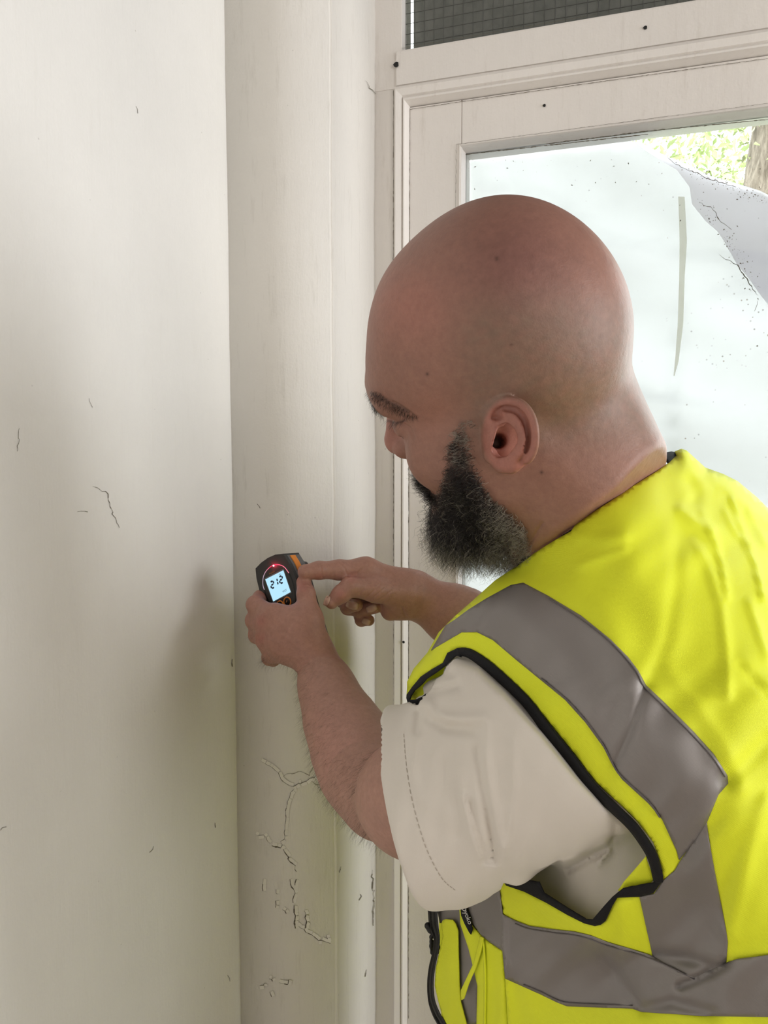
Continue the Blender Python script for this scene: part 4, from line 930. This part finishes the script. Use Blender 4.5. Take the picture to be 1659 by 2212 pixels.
for x,y in ((563,1342),(562,1380),(690,1250),(735,1285),(760,1245),(655,1268)): blend(gs(BX,BY,x,y,13)*(bp[:,2]>.88),(.42,.16,.13),.6)
blend(gs(BX,BY,720,1600,110)*(bp[:,2]>.74),(.50,.26,.21),.5)
tint*=(1+.05*sn(bp,140,0)+.035*sn(bp,420,2)+.02*rn)[:,None]
for x,y,r_ in ((923,808,3.4),(1170,1020,3.6),(1073,559,4.5),(1105,745,2.5),(830,1693,3.)):
    m=np.exp(-(((BX-x)/r_)**2+((BY-y)/r_)**2))*(bn_[:,2]<0); blend(m,(.06,.025,.02),.9)
blend(np.exp(-(seg_d(MX,MY,[(802,850),(820,858),(845,872),(880,888)])/5.)**2)*(LYY>.06)*inhead,(.08,.05,.045),.55)
# beard region
BR=np.array([(993,900),(1016,905),(1012,960),(1026,1010),(1045,1050),(1080,1085),(1120,1115),(1140,1150),(1150,1185),(1130,1215),(1060,1260),(930,1260),(900,1120),(938,1095),(948,1065),(958,1020),(966,975),(978,930)],float)
inb=inpoly(np.stack([MX,MY],1),BR)&inhead&(loc[:,2]>-.155)&(mir[:,0]<.085)
chin=(loc[:,1]>.055)&(loc[:,2]<-.078)&inhead
must=(np.abs(loc[:,0])<.031)&(loc[:,1]>.082)&(loc[:,2]<-.040)&(loc[:,2]>-.0585-.35*np.abs(loc[:,0]))&inhead
soul=(np.abs(loc[:,0])<.010)&(loc[:,1]>.08)&(loc[:,2]<-.075)&inhead
side_=(mir[:,0]>.022)&(loc[:,1]>.070)&(loc[:,2]<-.058)&(loc[:,2]>-.085)&inhead
bd=(inb|chin|must|soul|side_)
ed=np.where(inb,sstep(seg_d(MX,MY,list(map(tuple,BR))+[tuple(BR[0])]),0,16),1.)
blend(bd*ed*(1-.75*(sstep(-MY,-1020,-900)))*(1-.5*sstep(BX,1060,1130)),(.050,.038,.034),.85)
blend(np.exp(-(seg_d(MX,MY,[(838,909),(856,914),(874,908)])/3.)**2)*(LYY>.06)*inhead,(.10,.05,.045),.8)
tint=np.clip(tint,0.01,.9)
M_SKIN=mat('skin',(.4,.22,.17),.50,.42); m=M_SKIN
at=N(m,'ShaderNodeAttribute',attribute_name='tint'); v=coord(m); 
c=mixc(m,ramp(m,noise(m,v,210,4,.6),[(.3,(.86,.84,.84)),(.7,(1.10,1.08,1.06))]).outputs[0],(0,0,0),at.outputs['Color'],'MULTIPLY') if False else mixc(m,1.,at.outputs['Color'],ramp(m,noise(m,v,210,4,.6),[(.3,(.86,.84,.84)),(.7,(1.,1.,1.))]).outputs[0],'MULTIPLY')
L(m,c,BS(m).inputs['Base Color'])
BS(m).inputs['Subsurface Weight'].default_value=.12; BS(m).inputs['Subsurface Radius'].default_value=(1,.35,.2); BS(m).inputs['Subsurface Scale'].default_value=.006
b_=bump(m,noise(m,v,900,3,.6),.00025,.6); b_=bump(m,noise(m,v,120,4,.6),.0010,.45,b_); L(m,b_,BS(m).inputs['Normal'])
# fine skin folds as real relief: polyline in view, width px, depth m, depth range
FOLD=[([(777,1283),(786,1272),(795,1262),(806,1260)],1.6,.0007,1),([(792,1290),(806,1278),(822,1262)],1.6,.0008,1),([(800,1296),(816,1283),(834,1268)],1.6,.0008,1),([(812,1300),(828,1290),(846,1276)],1.6,.0007,1),([(826,1303),(842,1294),(856,1281)],1.6,.0006,1),
([(868,1312),(871,1322),(876,1332)],2.2,.0012,1),([(693,1216),(694,1232),(697,1248)],1.8,.0007,1),([(733,1216),(745,1228),(752,1246)],2.0,.0009,1),([(722,1230),(721,1250)],1.6,.0005,1),([(772,1240),(782,1230),(795,1222)],3,.0012,1),
([(655,1262),(664,1260),(672,1264)],1.6,.0006,1),([(654,1268),(665,1266),(674,1270)],1.6,.0006,1),([(660,1275),(668,1272),(676,1277)],1.4,.0004,1),([(680,1303),(690,1318),(693,1330)],1.8,.0005,1),
([(845,1600),(830,1622),(800,1650)],6,.0022,1),([(850,868),(870,880),(893,897)],2.2,.0008,0),([(868,915),(885,925),(893,945)],3,.0012,0),([(1135,1195),(1150,1165),(1172,1130)],3,.0010,0),([(640,1436),(652,1425),(668,1430)],4,.0010,1),([(600,1300),(580,1315),(566,1330)],5,-.0006,1)]
disp=np.zeros(len(bp)); vis=bn_[:,2]<.1
for pl,w_,a_,far in FOLD:
    g=a_*np.exp(-(seg_d(BX,BY,pl)/w_)**2); disp+=np.where(vis&((bp[:,2]>.70)==bool(far)),g,0)
# tendons and knuckles of the left hand's back
for (x0,y0_),(x1,y1_) in (((588,1331),(660,1395)),((578,1352),(655,1400)),((577,1380),(650,1408)),((592,1408),(645,1420))):
    disp-=np.where(vis&(bp[:,2]>.88),.0007*np.exp(-(seg_d(BX,BY,[(x0,y0_),(x1,y1_)])/5.)**2),0)
bp=bp-bn_*disp[:,None]
bw_=PW(bp)
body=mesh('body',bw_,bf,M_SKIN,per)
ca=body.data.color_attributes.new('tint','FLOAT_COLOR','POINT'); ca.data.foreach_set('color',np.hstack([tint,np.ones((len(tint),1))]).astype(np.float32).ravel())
# ---------------------------------------------------------------- hair strands (real thin tubes)
def strands(name,pts,rad,col,mt,parent,label=None):
    n,K,_=pts.shape
    t=np.gradient(pts,axis=1); t/=np.linalg.norm(t,axis=2)[...,None]+1e-12
    up=np.array([.3,.9,.2]); a=np.cross(t,up); a/=np.linalg.norm(a,axis=2)[...,None]+1e-12; b=np.cross(t,a)
    r=rad[:,None]*np.linspace(1,.35,K)[None]
    rings=[pts+r[...,None]*(math.cos(q)*a+math.sin(q)*b) for q in (0,2*math.pi/3,4*math.pi/3)]
    V=np.stack(rings,2).reshape(-1,3)
    base=(np.arange(n)[:,None]*K+np.arange(K-1)[None]).reshape(-1)*3
    Fq=np.concatenate([np.stack([base+i,base+(i+1)%3,base+3+(i+1)%3,base+3+i],1) for i in range(3)])
    o=mesh(name,PW(V),Fq,mt,parent,True,'stuff',label)
    cc=np.repeat(np.repeat(col,K,0),3,0); ca=o.data.color_attributes.new('tint','FLOAT_COLOR','POINT'); ca.data.foreach_set('color',np.hstack([cc,np.ones((len(cc),1))]).astype(np.float32).ravel())
    return o
M_HAIR=mat('hair',(.05,.04,.035),.45,.5); at=N(M_HAIR,'ShaderNodeAttribute',attribute_name='tint'); L(M_HAIR,at.outputs['Color'],BS(M_HAIR).inputs['Base Color'])
DNC=np.array([0,math.cos(PIT),-math.sin(PIT)])
def grow(idx,n,length,dirf,curl,turns,K=10,jit=.0007):
    i=RNG.choice(idx,n); root=bp[i]+RNG.normal(0,jit,(n,3)); nm=bn_[i]; root-=nm*.0008
    d=dirf(i,nm)+RNG.normal(0,.22,(n,3)); d/=np.linalg.norm(d,axis=1)[:,None]
    Ln=length(i)*(.6+.7*RNG.random(n)); s=np.linspace(0,1,K)
    d2=d+DNC*.35; d2/=np.linalg.norm(d2,axis=1)[:,None]
    p=root[:,None]+(d[:,None]*(1-.5*s[None,:,None])+d2[:,None]*(.5*s[None,:,None]))*Ln[:,None,None]*s[None,:,None]
    a=np.cross(d,RNG.normal(0,1,(n,3))); a/=np.linalg.norm(a,axis=1)[:,None]; b=np.cross(d,a)
    ph=turns*(.6+.8*RNG.random(n))[:,None]*2*np.pi*s[None]; cr=curl*(.5+RNG.random(n))[:,None]*s[None]**.7
    p+=a[:,None]*(np.cos(ph)-1)[...,None]*cr[...,None]+b[:,None]*(np.sin(ph)*cr)[...,None]
    return i,p
vb=np.nonzero(bd)[0]; keepb=vb
LX=loc[:,0];LY=loc[:,1];LZ=loc[:,2]
def blen(i):
    l=.009+.013*sstep(-LZ[i],.045,.10)*sstep(LY[i],.02,.07)+.004*sstep(-LZ[i],.02,.06)
    return np.where(must[i],.0075,np.where(MY[i]<1000,.006,l))
dirh=HM@np.array([0,-.25,-.9])
def bdir(i,nm):
    k=np.where((MY[i]<1010)|must[i],.30,np.where(chin[i],.22,.34))[:,None]; return nm*k+DNC*.75+dirh*.25
def wsel(v,w,n): 
    p=w/w.sum(); return RNG.choice(v,n,p=p)
w=np.where(MY[vb]<940,.28,np.where(MY[vb]<1010,.65,1.))*np.where(BX[vb]>1085,.45,1.)*np.where(must[vb],1.4,1)
sel=wsel(vb,w,9000)
i,p=grow(sel,9500,blen,bdir,.0030,2.1,14)
fr_=np.clip(sstep(BX[i],1025,1090)*.85+sstep(-LZ[i],.090,.120)*.5+sstep(-MY[i],-1010,-930)*.6,0,.95)
rr=RNG.random(len(i)); dark=np.array([.018,.015,.015])*(1+.8*RNG.random((len(i),1))); grey=np.array([.42,.38,.32])*(.6+.7*RNG.random((len(i),1)))
col=np.where((rr<fr_*.85+.08)[:,None],grey,dark)
strands('beard',p,.00012+.00005*RNG.random(len(i)),col,M_HAIR,body,'curly black beard greying at the tips and sideburn')
# pale loose ends hanging below the chin
cv=np.nonzero(chin&(LZ<-.095))[0]
i,p=grow(cv,1500,lambda i:np.full(len(i),.027),bdir,.0034,1.9,14)
strands('beard',p[:,5:],np.full(len(i),.00011),np.array([.50,.46,.36])*(.6+.6*RNG.random((len(i),1))),M_HAIR,body,'pale grey beard ends')
# eyebrows and lashes
EB=np.array([(800,842),(812,842),(838,864),(870,882),(905,903),(885,903),(845,890),(815,872),(800,858)],float)
eb=np.nonzero(inpoly(np.stack([MX,MY],1),EB)&inhead&(LY>.05))[0]
eb2=np.nonzero((np.abs(mir[:,0]-.026)<.020)&(np.abs(LZ-.032-.10*(.03-mir[:,0]))<.0045)&(LY>.07))[0]
eb=np.unique(np.concatenate([eb,eb2]))
sd=np.sign(LX+1e-9)
if len(eb):
    i,p=grow(eb,2600,lambda i:np.full(len(i),.0060),lambda i,nm:nm*.16+(HM@np.array([1.,-.25,-.15]))[None]*sd[i][:,None]*1.,.0004,.5,5,.0005)
    strands('eyebrow',p,np.full(len(i),.00009),np.array([.022,.017,.015])*np.ones((len(i),1)),M_HAIR,body)
ls=np.nonzero((seg_d(MX,MY,[(838,908),(856,913),(872,908)])<2.5)&(LY>.06)&inhead)[0]
if len(ls):
    i,p=grow(ls,160,lambda i:np.full(len(i),.008),lambda i,nm:(HM@np.array([0,.8,-.5]))[None]+0*nm,.0003,.3,5,.0003)
    strands('eyelash',p,np.full(len(i),.00008),np.array([.03,.02,.02])*np.ones((len(i),1)),M_HAIR,body)
# hairs of the forearms and left hand
fa=np.nonzero((BX<890)&(BY>1415)&(BY<1830)&(bp[:,2]>.66))[0]; hb=np.nonzero((BX<690)&(BY>1340)&(BY<1440)&(bp[:,2]>.86)&(bn_[:,2]<-.2))[0]; ra=np.nonzero((BX>840)&(BX<1010)&(BY<1400)&(BY>1215)&(bp[:,2]>.93))[0]
al=fa; fdir=P(790,1700,.75)-P(700,1450,.90); fdir/=np.linalg.norm(fdir); perp=np.array([-.8,.5,0])
wt=np.clip(-bn_[al,0]*1.2+.5,.08,1.4)
i,p=grow(wsel(al,wt,2600),2600,lambda i:np.full(len(i),.0105),lambda i,nm:nm*.42+perp*.5+fdir*.45,.0008,.5,6)
strands('arm_hair',p,np.full(len(i),.000045),np.array([.045,.028,.02])*np.ones((len(i),1)),M_HAIR,body,'dark hairs on the left forearm')
i,p=grow(hb,420,lambda i:np.full(len(i),.006),lambda i,nm:nm*.3+np.array([-.5,.4,0]),.0005,.4,5)
strands('arm_hair',p,np.full(len(i),.000035),np.array([.06,.035,.025])*np.ones((len(i),1)),M_HAIR,body)
i,p=grow(ra,700,lambda i:np.full(len(i),.0065),lambda i,nm:nm*.4+np.array([.4,-.2,.2]),.0005,.4,5)
strands('arm_hair',p,np.full(len(i),.00004),np.array([.06,.035,.025])*np.ones((len(i),1)),M_HAIR,body)
# nails that follow the fingertip
M_NAIL=mat('fingernail',(.56,.36,.28),.28,.5); M_NAIL2=mat('nail_edge',(.75,.66,.55),.35)
bm=bmesh.new(); 
sel=np.nonzero((BX>600)&(BX<900)&(BY<1380)&(BY>1200))[0]
mask=np.zeros(len(bp),bool); mask[sel]=True; fs=bf[mask[bf].all(1)]
bv=BVHTree.FromPolygons([tuple(x) for x in bp],[tuple(int(k) for k in q) for q in fs])
def nail(cx,cy,ang,hl_,hw):
    K=7; V=[];Fq=[]; ca_,sa=math.cos(ang),math.sin(ang)
    for a in range(K):
        for b in range(K):
            u=-1+2*a/(K-1); v=-1+2*b/(K-1)
            uu=u; vv=v*math.sqrt(max(0,1-.55*u*u)) # rounded ends
            px=cx+ca_*uu*hl_-sa*vv*hw; py=cy+sa*uu*hl_+ca_*vv*hw
            d=Vector(((px-CX)/F,(py-CY)/F,1)).normalized(); h=bv.ray_cast(Vector((0,0,0)),d)
            z=h[0] if h[0] is not None else None
            V.append(None if z is None else np.array(z)-np.array(d)*(.0010*(1-.55*max(u*u,v*v))+.0003))
    zs_=[x[2] for x in V if x is not None]
    if len(zs_)<K*K*.5: return
    md=np.median(zs_); j=0
    for a in range(K):
        for b in range(K):
            q=V[j]
            if q is None or abs(q[2]-md)>.006:
                u=-1+2*a/(K-1); v=-1+2*b/(K-1); vv=v*math.sqrt(max(0,1-.55*u*u)); q=P(cx+ca_*u*hl_-sa*vv*hw,cy+sa*u*hl_+ca_*vv*hw,md+.002)
            V[j]=q; j+=1
    Fq=[(a*K+b,a*K+b+1,(a+1)*K+b+1,(a+1)*K+b) for a in range(K-1) for b in range(K-1)]
    o=mesh('fingernail',PW(np.array(V)),Fq,M_NAIL,body); md_=o.modifiers.new('t','SOLIDIFY'); md_.thickness=.0006; md_.offset=0
nail(761,1307,math.radians(18),13,9.5); nail(803,1314,math.radians(160),12,8); nail(791,1343,math.radians(22),9,6.5); nail(706,1298,math.radians(112),11,6)
adopt(per)
# ---------------------------------------------------------------- moisture meter
dr=np.array([.77,-.40,-.5]);dr/=np.linalg.norm(dr);dd=np.array([.34,.94,-.228]);dd-=dr*(dr@dd);dd/=np.linalg.norm(dd);dnn=-np.cross(dr,dd)
D0=P(584,1212,.968)
def D(a,b,c=0): return D0+a*dr+b*dd-dnn*c       # c: depth behind the face
def DW(l): return PW(np.array([D(*q) for q in l]))
met=empty('moisture_meter',DW([(0,.07,.015)])[0],'dark grey and orange handheld moisture meter with a lit display reading 212','meter')
def rub(n,c,r_): 
    m=mat(n,c,r_); v=coord(m); L(m,bump(m,noise(m,v,1800,2,.5),.00012,.7),BS(m).inputs['Normal']); return m
M_CASE=rub('charcoal_rubber',(.036,.035,.034),.55); M_OR=rub('orange_rubber',(.78,.26,.035),.5); M_GR=rub('grey_plastic',(.13,.13,.135),.45); M_DK=mat('gloss_black',(.008,.008,.009),.25)
def emat(n,c,s):
    m=bpy.data.materials.new(n); m.use_nodes=True; m.node_tree.nodes.clear(); e=N(m,'ShaderNodeEmission'); e.inputs[0].default_value=(*c,1); e.inputs[1].default_value=s; o=N(m,'ShaderNodeOutputMaterial'); L(m,e.outputs[0],o.inputs[0]); return m
def prism(name,poly,c0,c1,mt,parent,bev=.0012,seg=2,smooth=True,**k):
    bm=bmesh.new(); n=len(poly)
    A=[bm.verts.new(Vector(D(a,b,c0))) for a,b in poly]; B=[bm.verts.new(Vector(D(a,b,c1))) for a,b in poly]
    bm.faces.new(A); bm.faces.new(B[::-1])
    for i in range(n): bm.faces.new((A[i],B[i],B[(i+1)%n],A[(i+1)%n]))
    if bev: bmesh.ops.bevel(bm,geom=[e for e in bm.edges if len(e.link_faces)==2 and e.calc_face_angle(0)>.5],offset=bev,segments=seg,affect='EDGES')
    for v_ in bm.verts: v_.co=Vector(PW(np.array(v_.co)[None])[0])
    return bmo(name,bm,mt,parent,False,**k)
OUT=[(-.0275,-.0005),(-.016,-.0035),(-.003,-.0048),(.010,-.0040),(.0235,.0000),(.0280,.015),(.0305,.035),(.0295,.052),(.0285,.070),(.0282,.090),(.0275,.135),(.010,.148),(-.010,.148),(-.0165,.140),(-.019,.082),(-.024,.066),(-.030,.050),(-.0325,.030),(-.0310,.012)]
case=prism('case',OUT,0,.0060,M_CASE,met,.0012)
IN=[(a*.94,b*.985+.0015) for a,b in OUT]
prism('case',[(a*.99,b) for a,b in OUT],.0062,.031,M_GR,met,.003,label='grey back half of the case')
prism('top_cap',[(-.0282,-.0008),(-.016,-.0042),(-.003,-.0056),(.010,-.0048),(.0240,-.0006),(.0236,.0030),(.010,-.0008),(-.003,-.0016),(-.016,.0000),(-.0275,.0034)],.0010,.030,M_CASE,met,.0006)
def sidequad(name,bs,c0,c1,off,mt):
    def edge(b): 
        pr=[p_ for p_ in OUT if p_[0]>0]; return np.interp(b,[q[1] for q in pr],[q[0] for q in pr])
    V=[];n=len(bs)
    for b in bs:
        for o_ in (-.001,off):
            for c_ in (c0+.0008*(b-.003)/.05,c1): V.append(D(edge(b)+o_,b,c_))
    Fq=[]
    for i in range(n-1):
        a=4*i; Fq+=[(a+2,a+3,a+7,a+6),(a,a+2,a+6,a+4),(a+1,a+5,a+7,a+3)]
    Fq+=[(0,1,3,2),(4*n-4,4*n-2,4*n-1,4*n-3)]
    return mesh(name,PW(np.array(V)),Fq,mt,met,False,label='orange rubber side grip')
sidequad('side_grip',[.0025,.012,.022,.034,.046,.056,.070,.090,.12,.142],.0105,.0205,.0009,M_OR)
# screen recess, display, digits
scr=[(-.0168,.0186),(.0158,.0186),(.0163,.0480),(-.0152,.0490)]
prism('screen_bezel',[(-.0182,.0168),(.0170,.0168),(.0175,.0494),(-.0166,.0504)],-.00025,.001,M_GR,met,.0003)
M_SCR=emat('lit_display',(.46,.76,.93),1.0); disp_=prism('display',scr,-.0006,.001,M_SCR,met,.0002,label='pale blue lit display')
M_SEG=mat('display_segment',(.03,.05,.10),.5)
def S2(u,v): # display coordinates 0..1
    a0,b0=-.0160,.0190; return a0+u*.0315,b0+v*.0290
SEG={'a':((.1,0),(.9,0)),'b':((1,.03),(1,.485)),'c':((1,.515),(1,.97)),'d':((.1,1),(.9,1)),'e':((0,.515),(0,.97)),'f':((0,.03),(0,.485)),'g':((.1,.5),(.9,.5))}
def seg(u0,v0,u1,v1,t=.0135):
    p=np.array(S2(u0,v0));q=np.array(S2(u1,v1)); d=(q-p); l=np.linalg.norm(d); d/=l; n_=np.array([-d[1],d[0]])*t*.031*.5
    e=d*t*.031*.5
    poly=[p,p+e*.7+n_,q-e*.7+n_,q,q-e*.7-n_,p+e*.7-n_]
    return PW(np.array([D(x[0],x[1],-.00085) for x in poly]))
V=[];Fq=[]
def digit(ch,u,v,w,h,sl=.035,t=.075):
    for k_ in {'2':'abged','1':'bc','8':'abcdefg'}[ch]:
        (x0,y0_),(x1,y1_)=SEG[k_]; q=seg(u+x0*w+sl*(1-y0_),v+y0_*h,u+x1*w+sl*(1-y1_),v+y1_*h,t); k=len(V); V.extend(q); Fq.append(tuple(range(k,k+6)))
digit('2',.15,.20,.17,.29); digit('1',.37,.18,.17,.29); digit('2',.66,.175,.17,.29)
mesh('digits',V,Fq,M_SEG,disp_,False)
def small(s,u,v,size):
    def f(co): 
        a,b=S2(u,v); return PW(np.array([D(a+c_[0],b-c_[1],-.0009) for c_ in co]))
    txt(s,size,f,'lettering',M_SEG,disp_)
small('REL',.74,.11,.0024); small('WET',.64,.88,.0036)
M_TX=mat('faded_orange_print',(.30,.15,.05),.6)
txt('Aquant',.0036,lambda co:PW(np.array([D(-.0085+c_[0],.0155-c_[1],-.0003) for c_ in co])),'brand_lettering',M_TX,met)
# light ring: lit arc above, dark groove below
arc=spl([(-.0240,.0300),(-.0236,.0230),(-.0195,.0150),(-.0125,.0095),(-.0030,.0068),(.0050,.0070),(.0130,.0104),(.0190,.0160),(.0228,.0252)],8)
n=len(arc); V=[];Fq=[];col=[]
tt=np.gradient(arc,axis=0); tt/=np.linalg.norm(tt,axis=1)[:,None]; nn_=np.stack([-tt[:,1],tt[:,0]],1)
for i in range(n):
    w_=.00055
    for s_,h_ in ((-1,.0001),(-.4,-.0006),(.4,-.0006),(1,.0001)): V.append(D(arc[i][0]+nn_[i][0]*w_*s_,arc[i][1]+nn_[i][1]*w_*s_,h_))
    x=arc[i][0]; r_=math.exp(-(((x-.002)/.011) if x<.002 else ((x-.002)/.017))**2)
    c_=np.array([.42,.34,.42])*(1-r_)+np.array([1.0,.02,.09])*r_*1.3+np.array([.5,.02,.04])*(x>.004)*.6
    col+=[c_]*4
Fq=[(4*i+j,4*i+j+1,4*i+5+j,4*i+4+j) for i in range(n-1) for j in range(3)]
m=bpy.data.materials.new('light_guide'); m.use_nodes=True; m.node_tree.nodes.clear(); at=N(m,'ShaderNodeAttribute',attribute_name='glow'); e=N(m,'ShaderNodeEmission'); e.inputs[1].default_value=.9; o=N(m,'ShaderNodeOutputMaterial'); L(m,at.outputs['Color'],e.inputs[0]); L(m,e.outputs[0],o.inputs[0])
o=mesh('light_arc',PW(np.array(V)),Fq,m,met,True,label='red lit arc above the display'); ca=o.data.color_attributes.new('glow','FLOAT_COLOR','POINT'); ca.data.foreach_set('color',np.hstack([np.array(col),np.ones((len(col),1))]).astype(np.float32).ravel())
for gl_ in ([(-.0240,.0305),(-.0238,.040),(-.0215,.052),(-.0170,.064),(-.0135,.075)],[(.0230,.0258),(.0238,.036),(.0225,.050),(.0185,.063),(.0150,.074)]):
    g2=spl(gl_,5); V=[]
    t_=np.gradient(g2,axis=0); t_/=np.linalg.norm(t_,axis=1)[:,None]
    for i in range(len(g2)):
        for s_,h_ in ((-1,-.0002),(0,-.0005),(1,-.0002)): V.append(D(g2[i][0]-t_[i][1]*.0009*s_,g2[i][1]+t_[i][0]*.0009*s_,h_))
    mesh('groove',PW(np.array(V)),[(3*i+j,3*i+j+1,3*i+4+j,3*i+3+j) for i in range(len(g2)-1) for j in range(2)],M_DK,met)
def ball(name,c,r,mt,parent,**k):
    bm=bmesh.new(); bmesh.ops.create_icosphere(bm,subdivisions=3,radius=r); p=Vector(PW(c[None])[0])
    for v_ in bm.verts: v_.co+=p
    return bmo(name,bm,mt,parent,True,**k)
ball('led',D(.0030,.0074,-.0004),.00100,emat('red_led',(1,.55,.60),9),met,label='glowing red indicator light')
l=bpy.data.lights.new('led_glow','POINT'); l.energy=.0035; l.color=(1,.03,.08); l.shadow_soft_size=.001; lo_=bpy.data.objects.new('led_glow',l); lo_.location=PW(D(.0030,.0074,-.0035)[None])[0]; COL.objects.link(lo_)
# round buttons with orange rings
for a,b in ((-.0068,.0575),(.0062,.0572)):
    V=[];Fq=[];K=28
    for i in range(K):
        q=2*math.pi*i/K
        for j in range(8):
            w_=2*math.pi*j/8; R_=.0056+.0009*math.cos(w_); V.append(D(a+R_*math.cos(q),b+R_*math.sin(q),-.0008*max(math.sin(w_),-.3)))
    for i in range(K):
        for j in range(8): Fq.append((i*8+j,i*8+(j+1)%8,((i+1)%K)*8+(j+1)%8,((i+1)%K)*8+j))
    rg_=mesh('button',PW(np.array(V)),Fq,M_OR,met,label='round button with an orange rim')
    V=[D(a,b,-.0012)]+[D(a+.0044*math.cos(i*math.pi/10),b+.0044*math.sin(i*math.pi/10),-.0006) for i in range(20)]
    mesh('button_cap',PW(np.array(V)),[(0,i+1,(i+1)%20+1) for i in range(20)],M_DK,rg_)
    if a>0:
        V=[]
        for x,y in ((-.0014,.0002),(0,-.0018),(.0018,-.0010),(.0018,-.0004),(.0003,-.0010),(-.0008,.0006)): V.append(D(a+x,b+y,-.0014))
        mesh('symbol',PW(np.array(V)),[tuple(range(6))],mat('orange_print',(.5,.22,.08),.6),rg_,False)
# sensor head on the back
sp_=[(D(.012,.012,.030),D(.012,.014,.048),.0075,.0060),(D(-.010,.012,.030),D(-.008,.013,.046),.0060,.0050)]
camblob('sensor_head',sp_,.0010,M_DK,met)
adopt(met)
